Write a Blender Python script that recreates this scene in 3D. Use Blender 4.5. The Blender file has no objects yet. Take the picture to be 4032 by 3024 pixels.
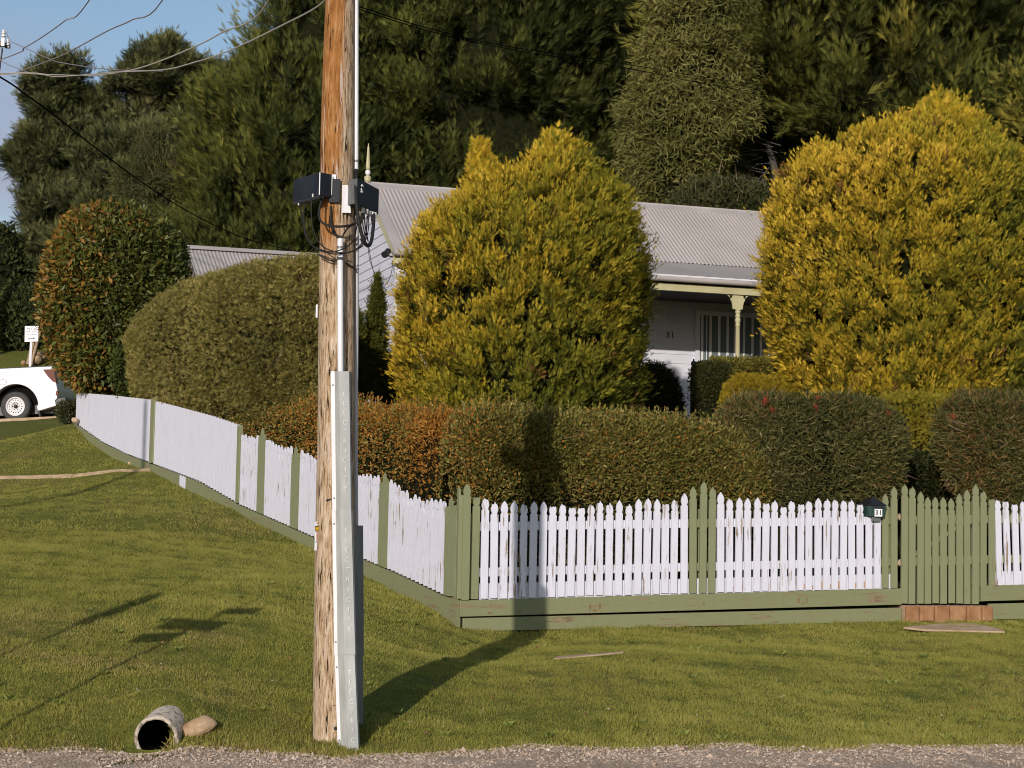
import bpy, math, random
import numpy as np
from mathutils import Vector, Matrix
random.seed(7)
RNG = np.random.default_rng(11)
SC = bpy.context.scene
COL = SC.collection
R = math.radians

# ------------------------------------------------------------------ camera
FPX, W0, H0 = 7150.0, 4032.0, 3024.0
PITCH = math.atan((2050 - 1512) / FPX)
ROLL = R(1.0)
EYE = np.array([0.0, 0.0, 1.55])
_F = np.array([0, math.cos(PITCH), math.sin(PITCH)])
_Rt = np.array([1.0, 0, 0])
_U = np.array([0, -math.sin(PITCH), math.cos(PITCH)])
CR = _Rt * math.cos(ROLL) + _U * math.sin(ROLL)
CU = _U * math.cos(ROLL) - _Rt * math.sin(ROLL)
cam_d = bpy.data.cameras.new("camera")
cam = bpy.data.objects.new("camera", cam_d)
COL.objects.link(cam)
cam_d.sensor_width = 36
cam_d.lens = 36 * FPX / W0
cam_d.clip_start = 0.1
cam_d.clip_end = 3000
cam.matrix_world = Matrix(((CR[0], CU[0], -_F[0], EYE[0]), (CR[1], CU[1], -_F[1], EYE[1]),
                           (CR[2], CU[2], -_F[2], EYE[2]), (0, 0, 0, 1)))
SC.camera = cam

# ------------------------------------------------------------------ light
SUN_EL, SUN_AZ = R(16.5), R(15.4)      # light travels away from the camera and to the right
ldir = np.array([math.sin(SUN_AZ) * math.cos(SUN_EL), math.cos(SUN_AZ) * math.cos(SUN_EL), -math.sin(SUN_EL)])
wd = bpy.data.worlds.new("World")
SC.world = wd
wd.use_nodes = True
nt = wd.node_tree
nt.nodes.clear()
n_out = nt.nodes.new('ShaderNodeOutputWorld')
n_bg = nt.nodes.new('ShaderNodeBackground')
n_sky = nt.nodes.new('ShaderNodeTexSky')
n_sky.sky_type = 'NISHITA'
n_sky.sun_disc = False
n_sky.sun_elevation = SUN_EL
n_sky.sun_rotation = math.pi + SUN_AZ
n_sky.air_density = 1.0
n_sky.dust_density = 0.6
n_sky.ozone_density = 1.5
n_bg.inputs[1].default_value = 0.125
n_tc = nt.nodes.new('ShaderNodeTexCoord')
n_map = nt.nodes.new('ShaderNodeMapping')
n_map.inputs['Scale'].default_value = (1.0, 1.0, 3.0)
n_no = nt.nodes.new('ShaderNodeTexNoise')
n_no.inputs['Scale'].default_value = 3.2
n_no.inputs['Detail'].default_value = 5
n_rmp = nt.nodes.new('ShaderNodeValToRGB')
n_rmp.color_ramp.elements[0].position = 0.32
n_rmp.color_ramp.elements[1].position = 0.78
n_rmp.color_ramp.elements[1].color = (0.55, 0.55, 0.55, 1)
n_mix = nt.nodes.new('ShaderNodeMix')
n_mix.data_type = 'RGBA'
nt.links.new(n_tc.outputs['Generated'], n_map.inputs[0])
nt.links.new(n_map.outputs[0], n_no.inputs[0])
nt.links.new(n_no.outputs[0], n_rmp.inputs[0])
n_sep = nt.nodes.new('ShaderNodeSeparateXYZ'); n_mr = nt.nodes.new('ShaderNodeMapRange'); n_mul = nt.nodes.new('ShaderNodeMath')
n_mul.operation = 'MULTIPLY'; n_mr.inputs[1].default_value = 0.24; n_mr.inputs[2].default_value = 0.06; n_mr.inputs[3].default_value = 0.12; n_mr.inputs[4].default_value = 1.6
nt.links.new(n_tc.outputs['Generated'], n_sep.inputs[0]); nt.links.new(n_sep.outputs[2], n_mr.inputs[0])
n_mx = nt.nodes.new('ShaderNodeMapRange'); n_ad = nt.nodes.new('ShaderNodeMath'); n_ad.operation = 'ADD'
n_mx.inputs[1].default_value = -0.205; n_mx.inputs[2].default_value = -0.262; n_mx.inputs[3].default_value = 0.0; n_mx.inputs[4].default_value = 2.2
nt.links.new(n_sep.outputs[0], n_mx.inputs[0])
n_m3 = nt.nodes.new('ShaderNodeMapRange'); n_m3.inputs[1].default_value = 0.262; n_m3.inputs[2].default_value = 0.215; nt.links.new(n_sep.outputs[2], n_m3.inputs[0])
n_m4 = nt.nodes.new('ShaderNodeMath'); n_m4.operation = 'MULTIPLY'; nt.links.new(n_mx.outputs[0], n_m4.inputs[0]); nt.links.new(n_m3.outputs[0], n_m4.inputs[1])
nt.links.new(n_mr.outputs[0], n_ad.inputs[0]); nt.links.new(n_m4.outputs[0], n_ad.inputs[1])
nt.links.new(n_ad.outputs[0], n_mul.inputs[0]); nt.links.new(n_rmp.outputs[0], n_mul.inputs[1]); nt.links.new(n_mul.outputs[0], n_mix.inputs[0])
nt.links.new(n_sky.outputs[0], n_mix.inputs[6])
n_mix.inputs[7].default_value = (3.1, 3.0, 3.9, 1)      # thin lavender evening cloud
nt.links.new(n_mix.outputs[2], n_bg.inputs[0])
nt.links.new(n_bg.outputs[0], n_out.inputs[0])
sl = bpy.data.lights.new("sun", 'SUN')
sl.energy = 3.8
sl.angle = R(0.55)
sl.color = (1.0, 0.915, 0.83)
so = bpy.data.objects.new("sun", sl)
COL.objects.link(so)
so.rotation_euler = Vector(tuple(ldir)).to_track_quat('-Z', 'Y').to_euler()
SC.view_settings.view_transform = 'Standard'
SC.view_settings.look = 'None'
SC.view_settings.exposure = -0.05
SC.view_settings.gamma = 1.0
SC.view_settings.use_curve_mapping = False
SC.render.engine = 'CYCLES'
SC.cycles.max_bounces = 5
SC.cycles.diffuse_bounces = 3
SC.cycles.glossy_bounces = 2
SC.cycles.transmission_bounces = 3
SC.cycles.use_denoising = True
SC.cycles.filter_width = 1.0

# ------------------------------------------------------------------ measuring helpers
def ray(px, py):
    return _F + (px - W0 / 2) / FPX * CR - (py - H0 / 2) / FPX * CU
def P(px, py, Y):                       # real point at forward distance Y
    d = ray(px, py)
    return EYE + d * (Y / d[1])
def hit(px, py, p0, n):                 # point on a real plane
    d = ray(px, py)
    return EYE + d * (np.dot(np.asarray(p0) - EYE, n) / np.dot(d, n))
def hor(px, py, p0, dxy):               # on the vertical plane through p0 along horizontal direction dxy
    return hit(px, py, p0, np.array([-dxy[1], dxy[0], 0]))
U2 = np.array([math.sin(R(72)), math.cos(R(72)), 0])      # along the street front
V2 = np.array([-math.cos(R(72)), math.sin(R(72)), 0])     # away from the street
ZZ = np.array([0, 0, 1.0])

# ------------------------------------------------------------------ objects
def tag(o, label=None, cat=None, group=None, kind=None):
    if label: o['label'] = label
    if cat: o['category'] = cat
    if group: o['group'] = group
    if kind: o['kind'] = kind
    return o
def empty(name, loc=(0, 0, 0), label=None, cat=None, group=None):
    o = bpy.data.objects.new(name, None)
    COL.objects.link(o)
    o.location = tuple(loc)
    o.empty_display_size = 0.1
    bpy.context.view_layer.update()
    return tag(o, label, cat, group)
def link(name, me, mat=None, parent=None):
    o = bpy.data.objects.new(name, me)
    COL.objects.link(o)
    if mat is not None and not me.materials:
        me.materials.append(mat)
    if parent is not None:
        o.parent = parent
        t = parent
        off = Vector((0, 0, 0))
        while t is not None:
            off += t.location
            t = t.parent
        o.location = -off + o.location       # parts are modelled in world coordinates
    return o
class MB:
    def __init__(s):
        s.v = []; s.f = []; s.sm = []
    def add(s, vs, fs, smooth=False):
        b = len(s.v)
        s.v += [tuple(map(float, p)) for p in vs]
        s.f += [tuple(b + i for i in f) for f in fs]
        s.sm += [smooth] * len(fs)
        return s
    def box(s, c, sx, sy, sz, ax=None, ay=None, az=None):
        ax = np.array([1., 0, 0]) if ax is None else np.asarray(ax, float)
        ay = np.array([0, 1., 0]) if ay is None else np.asarray(ay, float)
        az = np.array([0, 0, 1.]) if az is None else np.asarray(az, float)
        c = np.asarray(c, float)
        vs = [c + ax * sx * i / 2 + ay * sy * j / 2 + az * sz * k / 2 for k in (-1, 1) for j in (-1, 1) for i in (-1, 1)]
        return s.add(vs, [(0, 2, 3, 1), (4, 5, 7, 6), (0, 1, 5, 4), (2, 6, 7, 3), (0, 4, 6, 2), (1, 3, 7, 5)])
    def hexa(s, lo, hi):                # two quads, matching order
        return s.add(list(lo) + list(hi), [(3, 2, 1, 0), (4, 5, 6, 7), (0, 1, 5, 4), (1, 2, 6, 5), (2, 3, 7, 6), (3, 0, 4, 7)])
    def prism(s, pts, vec):             # polygon of 3-D points pushed along vec
        n = len(pts)
        vec = np.asarray(vec, float)
        vs = [np.asarray(p, float) for p in pts] + [np.asarray(p, float) + vec for p in pts]
        return s.add(vs, [tuple(range(n))[::-1], tuple(range(n, 2 * n))] + [(i, (i + 1) % n, n + (i + 1) % n, n + i) for i in range(n)])
    def tube(s, pts, r, n=8, caps=True):
        pts = [np.asarray(p, float) for p in pts]
        rs = r if hasattr(r, '__len__') else [r] * len(pts)
        vs = []
        up = None
        for i, p in enumerate(pts):
            d = pts[min(i + 1, len(pts) - 1)] - pts[max(i - 1, 0)]
            d = d / (np.linalg.norm(d) + 1e-9)
            if up is None:
                up = np.array([0, 0, 1.]) if abs(d[2]) < 0.9 else np.array([1., 0, 0])
            a = np.cross(d, up); a /= np.linalg.norm(a) + 1e-9
            b = np.cross(d, a)
            up = -b if np.dot(-b, up) > 0 else b
            for k in range(n):
                t = 2 * math.pi * k / n
                vs.append(p + rs[i] * (math.cos(t) * a + math.sin(t) * up))
        fs = []
        for i in range(len(pts) - 1):
            for k in range(n):
                fs.append((i * n + k, i * n + (k + 1) % n, (i + 1) * n + (k + 1) % n, (i + 1) * n + k))
        s.add(vs, fs, True)
        if caps:
            s.add([vs[k] for k in range(n)], [tuple(range(n))[::-1]])
            s.add([vs[(len(pts) - 1) * n + k] for k in range(n)], [tuple(range(n))])
        return s
    def lathe(s, c, prof, n=16, ax=None):    # prof: (r, h) along ax from c
        ax = np.array([0, 0, 1.]) if ax is None else np.asarray(ax, float) / np.linalg.norm(ax)
        t = np.array([1., 0, 0]) if abs(ax[0]) < 0.9 else np.array([0, 1., 0])
        a = np.cross(ax, t); a /= np.linalg.norm(a)
        b = np.cross(ax, a)
        c = np.asarray(c, float)
        vs = [c + ax * h + r * (math.cos(2 * math.pi * k / n) * a + math.sin(2 * math.pi * k / n) * b) for r, h in prof for k in range(n)]
        fs = [(i * n + k, i * n + (k + 1) % n, (i + 1) * n + (k + 1) % n, (i + 1) * n + k) for i in range(len(prof) - 1) for k in range(n)]
        return s.add(vs, fs, True)
    def build(s, name, mat, parent=None, bevel=0):
        me = bpy.data.meshes.new(name)
        me.from_pydata(s.v, [], s.f)
        me.polygons.foreach_set('use_smooth', s.sm)
        me.update()
        o = link(name, me, mat, parent)
        if bevel:
            m = o.modifiers.new('bevel', 'BEVEL')
            m.width = bevel; m.segments = 2; m.limit_method = 'ANGLE'; m.angle_limit = R(40)
        return o
def smooth_path(pts, k=6):
    pts = [np.asarray(p, float) for p in pts]
    out = []
    for i in range(len(pts) - 1):
        p0 = pts[max(i - 1, 0)]; p1 = pts[i]; p2 = pts[i + 1]; p3 = pts[min(i + 2, len(pts) - 1)]
        for j in range(k):
            t = j / k
            out.append(0.5 * ((2 * p1) + (-p0 + p2) * t + (2 * p0 - 5 * p1 + 4 * p2 - p3) * t * t + (-p0 + 3 * p1 - 3 * p2 + p3) * t ** 3))
    out.append(pts[-1])
    return out
def text_mesh(name, body, size, origin, ax, ay, mat, parent, depth=0.004, spacing=1.0, bold=0.0, align='CENTER'):
    cu = bpy.data.curves.new(name, 'FONT')
    cu.body = body; cu.size = size; cu.extrude = depth; cu.align_x = align; cu.align_y = 'CENTER'
    cu.space_character = spacing; cu.offset = bold; cu.resolution_u = 3
    o = bpy.data.objects.new('tmp', cu)
    COL.objects.link(o)
    bpy.context.view_layer.update()
    me = bpy.data.meshes.new_from_object(o.evaluated_get(bpy.context.evaluated_depsgraph_get()))
    bpy.data.objects.remove(o)
    ax = np.asarray(ax, float); ay = np.asarray(ay, float)
    az = np.cross(ax, ay)
    me.transform(Matrix(((ax[0], ay[0], az[0], origin[0]), (ax[1], ay[1], az[1], origin[1]), (ax[2], ay[2], az[2], origin[2]), (0, 0, 0, 1))))
    me.name = name
    me.materials.clear()
    return link(name, me, mat, parent)

# ------------------------------------------------------------------ materials
def newmat(name):
    m = bpy.data.materials.new(name)
    m.use_nodes = True
    return m, m.node_tree, m.node_tree.nodes['Principled BSDF']
def ramp(nt, src, stops):
    r = nt.nodes.new('ShaderNodeValToRGB')
    e = r.color_ramp.elements
    while len(e) < len(stops): e.new(0.5)
    for i, (p, c) in enumerate(stops):
        e[i].position = p
        e[i].color = tuple(c) + (1,) if hasattr(c, '__len__') else (c, c, c, 1)
    nt.links.new(src, r.inputs[0])
    return r.outputs[0]
def noise(nt, scale, detail=4, stretch=(1, 1, 1), rough=0.55):
    tc = nt.nodes.new('ShaderNodeTexCoord'); mp = nt.nodes.new('ShaderNodeMapping'); n = nt.nodes.new('ShaderNodeTexNoise')
    mp.inputs['Scale'].default_value = stretch
    n.inputs['Scale'].default_value = scale; n.inputs['Detail'].default_value = detail; n.inputs['Roughness'].default_value = rough
    nt.links.new(tc.outputs['Object'], mp.inputs[0]); nt.links.new(mp.outputs[0], n.inputs[0])
    return n.outputs[0]
def mixc(nt, fac, a, b):
    m = nt.nodes.new('ShaderNodeMix'); m.data_type = 'RGBA'
    for s, v in ((0, fac), (6, a), (7, b)):
        if hasattr(v, 'is_linked'): nt.links.new(v, m.inputs[s])
        elif hasattr(v, '__len__'): m.inputs[s].default_value = tuple(v) + (1,)
        else: m.inputs[s].default_value = v
    return m.outputs[2]
def bump(nt, bs, src, strength, dist=0.01):
    b = nt.nodes.new('ShaderNodeBump')
    b.inputs['Strength'].default_value = strength; b.inputs['Distance'].default_value = dist
    nt.links.new(src, b.inputs['Height']); nt.links.new(b.outputs[0], bs.inputs['Normal'])
def surf(name, c1, c2, scale=4, rough=0.7, stretch=(1, 1, 1), bmp=0.2, bd=0.005, metal=0, lo=0.35, hi=0.7, spec=None, detail=5):
    m, nt, bs = newmat(name)
    n = noise(nt, scale, detail, stretch)
    nt.links.new(ramp(nt, n, [(lo, c1), (hi, c2)]), bs.inputs['Base Color'])
    bs.inputs['Roughness'].default_value = rough
    bs.inputs['Metallic'].default_value = metal
    if spec is not None: bs.inputs['Specular IOR Level'].default_value = spec
    if bmp: bump(nt, bs, n, bmp, bd)
    return m
def painted_wood(name, paint, wood, wear=0.62, stretch=(26, 26, 1.6), dirt=(0.55, 0.5, 0.45), rustz=None):
    m, nt, bs = newmat(name)
    n1 = noise(nt, 1.6, 7, stretch, 0.65)
    n2 = noise(nt, 3.0, 3)
    n3 = noise(nt, 14, 4, (1, 1, 0.4))
    add = nt.nodes.new('ShaderNodeMath'); add.operation = 'MULTIPLY_ADD'
    nt.links.new(n2, add.inputs[0]); add.inputs[1].default_value = 0.35; nt.links.new(n1, add.inputs[2])
    f = ramp(nt, add.outputs[0], [(wear + 0.08, 0), (wear + 0.12, 1)])
    base = mixc(nt, ramp(nt, n3, [(0.45, 0.0), (0.9, 0.55)]), paint, tuple(p * d for p, d in zip(paint, (0.82, 0.80, 0.76))))
    wd_ = ramp(nt, n3, [(0.3, tuple(0.55 * w for w in wood)), (0.7, wood)])
    c = mixc(nt, f, base, wd_)
    nt.links.new(c, bs.inputs['Base Color'])
    bs.inputs['Roughness'].default_value = 0.6
    bs.inputs['Specular IOR Level'].default_value = 0.3
    inv = nt.nodes.new('ShaderNodeMath'); inv.operation = 'MULTIPLY_ADD'
    nt.links.new(n1, inv.inputs[0]); inv.inputs[1].default_value = 0.5
    s2 = nt.nodes.new('ShaderNodeMath'); s2.operation = 'MULTIPLY'; nt.links.new(f, s2.inputs[0]); s2.inputs[1].default_value = -0.5
    nt.links.new(s2.outputs[0], inv.inputs[2])
    bump(nt, bs, inv.outputs[0], 0.5, 0.003)
    return m
def foliage(name, rough=0.55, trans=0.25, spec=0.35):
    m, nt, bs = newmat(name)
    at = nt.nodes.new('ShaderNodeAttribute'); at.attribute_name = 'tint'
    nt.links.new(at.outputs['Color'], bs.inputs['Base Color'])
    bs.inputs['Roughness'].default_value = rough
    bs.inputs['Specular IOR Level'].default_value = spec
    tr = nt.nodes.new('ShaderNodeBsdfTranslucent'); nt.links.new(at.outputs['Color'], tr.inputs[0])
    mx = nt.nodes.new('ShaderNodeMixShader'); mx.inputs[0].default_value = trans
    out = nt.nodes['Material Output']
    nt.links.new(bs.outputs[0], mx.inputs[1]); nt.links.new(tr.outputs[0], mx.inputs[2]); nt.links.new(mx.outputs[0], out.inputs[0])
    return m
def plain(name, c, rough=0.5, metal=0, spec=0.5):
    m, nt, bs = newmat(name)
    bs.inputs['Base Color'].default_value = tuple(c) + (1,)
    bs.inputs['Roughness'].default_value = rough; bs.inputs['Metallic'].default_value = metal
    bs.inputs['Specular IOR Level'].default_value = spec
    return m

M = {}
M['white'] = painted_wood('peeling_white_paint', (0.655, 0.655, 0.745), (0.36, 0.27, 0.19), 0.705)
M['white_old'] = painted_wood('flaking_white_paint', (0.655, 0.650, 0.73), (0.40, 0.30, 0.22), 0.705)
M['white_flat'] = painted_wood('smooth_white_paint', (0.65, 0.65, 0.735), (0.50, 0.47, 0.46), 0.80)
M['green'] = painted_wood('sage_green_paint', (0.215, 0.230, 0.125), (0.26, 0.20, 0.12), 0.74)
M['green_h'] = painted_wood('sage_green_board', (0.205, 0.215, 0.112), (0.28, 0.20, 0.12), 0.68, stretch=(1.6, 1.6, 22))
M['siding'] = surf('white_weatherboard', (0.60, 0.60, 0.665), (0.655, 0.65, 0.72), 1.5, 0.55, (1, 1, 3), 0.1, lo=0.3, hi=0.7)
M['roof'] = surf('grey_corrugated_steel', (0.375, 0.335, 0.31), (0.45, 0.40, 0.375), 0.8, 0.5, (1, 1, 1), 0.0, spec=0.4)
M['flash'] = surf('grey_flashing', (0.38, 0.345, 0.325), (0.46, 0.415, 0.395), 1.2, 0.45, (1, 1, 1), 0.0, spec=0.45)
M['cream'] = surf('cream_trim_paint', (0.42, 0.38, 0.21), (0.50, 0.46, 0.27), 3, 0.55, (1, 1, 1), 0.1)
M['dark'] = plain('dark_and_shaded_timber', (0.05, 0.045, 0.04), 0.8)  # dark timber; the verandah ceiling's shade is put into it too
M['black'] = plain('black_plastic', (0.018, 0.018, 0.02), 0.38)
M['rubber'] = surf('tyre_rubber', (0.035, 0.034, 0.033), (0.06, 0.058, 0.055), 12, 0.8)
M['box'] = surf('black_steel_box', (0.009, 0.011, 0.017), (0.022, 0.025, 0.034), 6, 0.6, (1, 1, 1), 0.1, spec=0.25)
M['galv'] = surf('galvanised_steel', (0.42, 0.43, 0.41), (0.58, 0.585, 0.565), 9, 0.5, (1, 1, 0.35), 0.12, 0.002, metal=0.1)
M['emboss'] = surf('embossed_steel', (0.64, 0.65, 0.64), (0.76, 0.76, 0.75), 9, 0.5, (1, 1, 0.35), 0.0)
M['galv_flange'] = surf('galvanised_flange', (0.62, 0.62, 0.64), (0.74, 0.73, 0.76), 9, 0.5, (1, 1, 0.35), 0.1, 0.002)  # paler copy of the steel, puts the guard flange's sunlight into colour
M['galv_dk'] = surf('dark_and_shaded_steel', (0.13, 0.135, 0.13), (0.21, 0.21, 0.20), 9, 0.5, (1, 1, 0.35), 0.15, 0.002, metal=0.3)  # darker copy of the steel, carries the far-side guard's shade; small fittings too
M['pvc'] = surf('white_conduit', (0.66, 0.65, 0.68), (0.74, 0.73, 0.77), 4, 0.42, (1, 1, 0.3), 0.0)
M['pvc_shade'] = surf('shaded_white_conduit', (0.36, 0.35, 0.36), (0.52, 0.50, 0.52), 5, 0.5, (1, 1, 0.4), 0.0)  # white conduit with the guard's shade put into its grey
M['cable'] = plain('black_cable', (0.018, 0.017, 0.016), 0.7, spec=0.25)
M['thincable'] = plain('dull_black_wire', (0.008, 0.008, 0.008), 1.0, spec=0.0)
M['wire'] = plain('grey_wire', (0.23, 0.19, 0.19), 0.5)
M['wire_light'] = plain('weathered_alloy_wire', (0.42, 0.37, 0.31), 0.5)
M['ceramic'] = plain('white_ceramic', (0.72, 0.70, 0.70), 0.25)
M['teal'] = plain('letterbox_green_steel', (0.025, 0.06, 0.055), 0.4)
M['signwhite'] = plain('sign_white', (0.80, 0.79, 0.82), 0.4)
M['ink'] = plain('sign_black_ink', (0.02, 0.02, 0.02), 0.5)
M['ink_grey'] = plain('sign_faded_ink', (0.30, 0.29, 0.33), 0.5)
M['yellow'] = plain('tag_yellow', (0.55, 0.33, 0.02), 0.5)
M['redink'] = plain('tag_red', (0.50, 0.16, 0.10), 0.5)
M['carwhite'] = plain('car_white_enamel', (0.66, 0.655, 0.70), 0.25, spec=0.6)
M['rim'] = plain('white_steel_rim', (0.66, 0.64, 0.65), 0.35)
M['redlens'] = plain('dark_red_lens', (0.10, 0.012, 0.010), 0.15)
M['glass'] = plain('dark_glass', (0.02, 0.024, 0.028), 0.06, spec=0.7)
M['curtain'] = surf('blue_grey_curtain', (0.10, 0.125, 0.13), (0.14, 0.165, 0.17), 4, 0.8, (8, 8, 0.3), 0.0)
M['stripe'] = surf('white_curtain_stripe', (0.66, 0.64, 0.64), (0.74, 0.72, 0.72), 4, 0.8, (8, 8, 0.3), 0.0)
M['stone'] = surf('tan_rock', (0.27, 0.16, 0.08), (0.46, 0.33, 0.21), 9, 0.85, (1, 1, 1), 0.5, 0.02)
M['paver'] = surf('tan_sandstone', (0.36, 0.24, 0.14), (0.52, 0.38, 0.26), 5, 0.9, (1, 1, 1), 0.4, 0.01)
M['brickstep'] = surf('orange_brown_stone', (0.24, 0.11, 0.045), (0.40, 0.22, 0.11), 6, 0.9, (1, 1, 1), 0.5, 0.01)
M['mortar'] = surf('tan_mortar', (0.34, 0.24, 0.15), (0.42, 0.31, 0.20), 14, 0.95)
M['concrete'] = surf('lichened_concrete', (0.20, 0.16, 0.12), (0.50, 0.43, 0.35), 26, 0.95, (1, 1, 1), 0.7, 0.01, lo=0.38, hi=0.52)
M['timber'] = surf('weathered_timber', (0.26, 0.18, 0.11), (0.44, 0.33, 0.22), 5, 0.85, (1, 6, 6), 0.4, 0.01)
M['bark'] = surf('brown_bark', (0.06, 0.04, 0.025), (0.14, 0.10, 0.07), 8, 0.95, (1, 1, 0.3), 0.5, 0.02)
M['twig'] = surf('pale_twig', (0.16, 0.11, 0.07), (0.26, 0.19, 0.13), 8, 0.9)
M['core'] = surf('crown_shade', (0.006, 0.008, 0.003), (0.018, 0.019, 0.008), 9, 1.0, (1, 1, 1), 0.6, 0.05, spec=0.05)  # near-black hull colour stands in for the shade inside crowns
M['leaf'] = foliage('leaf_foliage', 0.6, 0.28, 0.22)
M['leafgloss'] = foliage('glossy_leaf_foliage', 0.42, 0.24, 0.30)
M['needle'] = foliage('needle_foliage', 0.7, 0.30, 0.12)
M['grass'] = foliage('grass_blades', 0.6, 0.3, 0.25)

# utility pole timber: orange new wood high up, weathered and cracked lower down
def pole_mat():
    m, nt, bs = newmat('weathered_hardwood_pole')
    n1 = noise(nt, 2.6, 9, (21, 21, 2.6), 0.74)
    n2 = noise(nt, 1.1, 4, (2.6, 2.6, 0.7))
    n3 = noise(nt, 4.2, 5, (16, 16, 1.3), 0.6)
    n4 = noise(nt, 3.4, 6, (8, 8, 0.5), 0.6)
    wood = ramp(nt, n1, [(0.34, (0.11, 0.065, 0.035)), (0.44, (0.36, 0.235, 0.135)), (0.53, (0.54, 0.40, 0.26)), (0.64, (0.69, 0.565, 0.44))])
    orange = ramp(nt, n1, [(0.35, (0.20, 0.075, 0.02)), (0.52, (0.38, 0.16, 0.04)), (0.66, (0.50, 0.28, 0.12))])
    tc = nt.nodes.new('ShaderNodeTexCoord'); sp = nt.nodes.new('ShaderNodeSeparateXYZ')
    nt.links.new(tc.outputs['Object'], sp.inputs[0])
    mz = nt.nodes.new('ShaderNodeMapRange'); mz.inputs[1].default_value = 3.0; mz.inputs[2].default_value = 4.3
    nt.links.new(sp.outputs[2], mz.inputs[0])
    mx = nt.nodes.new('ShaderNodeMapRange'); mx.inputs[1].default_value = -1.18; mx.inputs[2].default_value = -1.27
    nt.links.new(sp.outputs[0], mx.inputs[0])
    a = nt.nodes.new('ShaderNodeMath'); a.operation = 'MULTIPLY'; nt.links.new(mz.outputs[0], a.inputs[0]); nt.links.new(mx.outputs[0], a.inputs[1])
    b = nt.nodes.new('ShaderNodeMath'); b.operation = 'MULTIPLY_ADD'; nt.links.new(n2, b.inputs[0]); b.inputs[1].default_value = 0.9; nt.links.new(a.outputs[0], b.inputs[2])
    f = ramp(nt, b.outputs[0], [(0.61, 0), (0.90, 0.95)])
    c = mixc(nt, f, wood, orange)
    c = mixc(nt, ramp(nt, n4, [(0.60, 0), (0.66, 0.8)]), c, (0.62, 0.52, 0.44))
    crack = ramp(nt, n3, [(0.355, 1), (0.39, 0)])
    c = mixc(nt, crack, c, (0.03, 0.018, 0.01))
    nt.links.new(c, bs.inputs['Base Color'])
    bs.inputs['Roughness'].default_value = 0.85
    bs.inputs['Specular IOR Level'].default_value = 0.2
    h = nt.nodes.new('ShaderNodeMath'); h.operation = 'MULTIPLY_ADD'
    nt.links.new(crack, h.inputs[0]); h.inputs[1].default_value = -0.8; nt.links.new(n1, h.inputs[2])
    bump(nt, bs, h.outputs[0], 1.0, 0.02)
    return m
M['pole'] = pole_mat()

# ------------------------------------------------------------------ terrain
LF0 = P(1815, 2400, 17.4); LF0[2] = 0
LF1 = np.array([(306 - 2016) / FPX * 29.3, 29.3, 0])
LDIR = (LF1 - LF0) / np.linalg.norm(LF1 - LF0)
LNORM = np.array([-LDIR[1], LDIR[0], 0])
FF0 = LF0.copy()
def LP(px, py): return hor(px, py, LF0, LDIR)
def FP(px, py): return hor(px, py, FF0, U2)
ctrl = []
for x in (-9, -5, -2, 0, 2, 5, 9):
    for y in (-4, 3, 8, 11.4): ctrl.append((x, y, 0))
for q in [(0, 2975, 11.65), (700, 2985, 11.75), (1500, 2985, 11.95), (2400, 2975, 12.15), (3300, 2950, 12.55), (4032, 2940, 12.9),
          (0, 2800, 12.5), (620, 2905, 12.1), (350, 2790, 12.6), (900, 2790, 12.7), (1330, 2925, 12.45), (1330, 2800, 13.0),
          (0, 2680, 13.2), (400, 2680, 13.3), (900, 2670, 13.5), (1600, 2760, 13.6), (2400, 2720, 14.0), (3300, 2700, 14.8), (4032, 2690, 15.2),
          (0, 2500, 14.5), (500, 2500, 14.7), (1100, 2480, 15.0), (1700, 2580, 15.9), (2400, 2570, 15.7), (3300, 2560, 16.8), (4032, 2540, 17.2),
          (0, 2300, 16.8), (500, 2300, 17.0), (1000, 2250, 18.0), (1400, 2380, 16.8), (0, 2100, 20.2), (500, 2080, 20.8), (700, 2030, 21.3),
          (0, 1910, 26.3), (300, 1885, 26.2), (0, 1780, 32), (150, 1780, 31), (0, 1662, 40), (180, 1655, 38), (-400, 1668, 42), (0, 1664, 43), (200, 1655, 43), (0, 1654, 45.5), (220, 1648, 45.5), (-400, 1660, 45.5), (0, 1500, 49), (0, 1350, 58), (150, 1430, 50)]:
    ctrl.append(tuple(P(*q)))
LG = [(1774, 2432), (1633, 2364), (1525, 2308), (1432, 2264), (1201, 2146), (1020, 2062), (937, 2010), (831, 1964), (723, 1915), (605, 1850), (500, 1817), (411, 1770), (353, 1732), (306, 1668)]
for a, b in LG:
    p = LP(a, b); ctrl.append(tuple(p))
    q = p - LNORM * 0 + np.array([0.9, 0.9, 0.12]); ctrl.append(tuple(q))
for a, b in [(1860, 2484), (2200, 2479), (2700, 2468), (3200, 2454), (3530, 2447), (3850, 2440), (4032, 2432)]:
    p = FP(a, b); ctrl.append(tuple(p))
    ctrl.append(tuple(p + V2 * 1.2 + ZZ * 0.2))
for x, y, z in [(-2, 30.5, 2.85), (4, 32.5, 2.9), (10, 34.5, 3.1), (1, 25, 1.9), (5, 25, 1.9), (9, 26, 2.0), (-3, 40, 4.3), (6, 45, 5), (16, 45, 5), (-12, 70, 8.5), (0, 70, 8.5), (20, 70, 8.5),
                (-30, 12, 0.8), (-30, 30, 3.6), (-30, 60, 7.5), (30, 12, 0), (30, 30, 2.6), (30, 60, 7), (-30, -8, 0), (30, -8, 0), (0, -12, 0), (-12, 22, 1.9), (-12, 14, 0.7)]:
    ctrl.append((x, y, z))
ctrl = np.array(ctrl)
def _phi(r2): return np.where(r2 > 1e-12, 0.5 * r2 * np.log(np.maximum(r2, 1e-12)), 0)
_X = ctrl[:, :2] / 10
_K = _phi(((_X[:, None] - _X[None]) ** 2).sum(-1)) + np.eye(len(_X)) * 0.0012
_Pm = np.c_[np.ones(len(_X)), _X]
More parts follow.
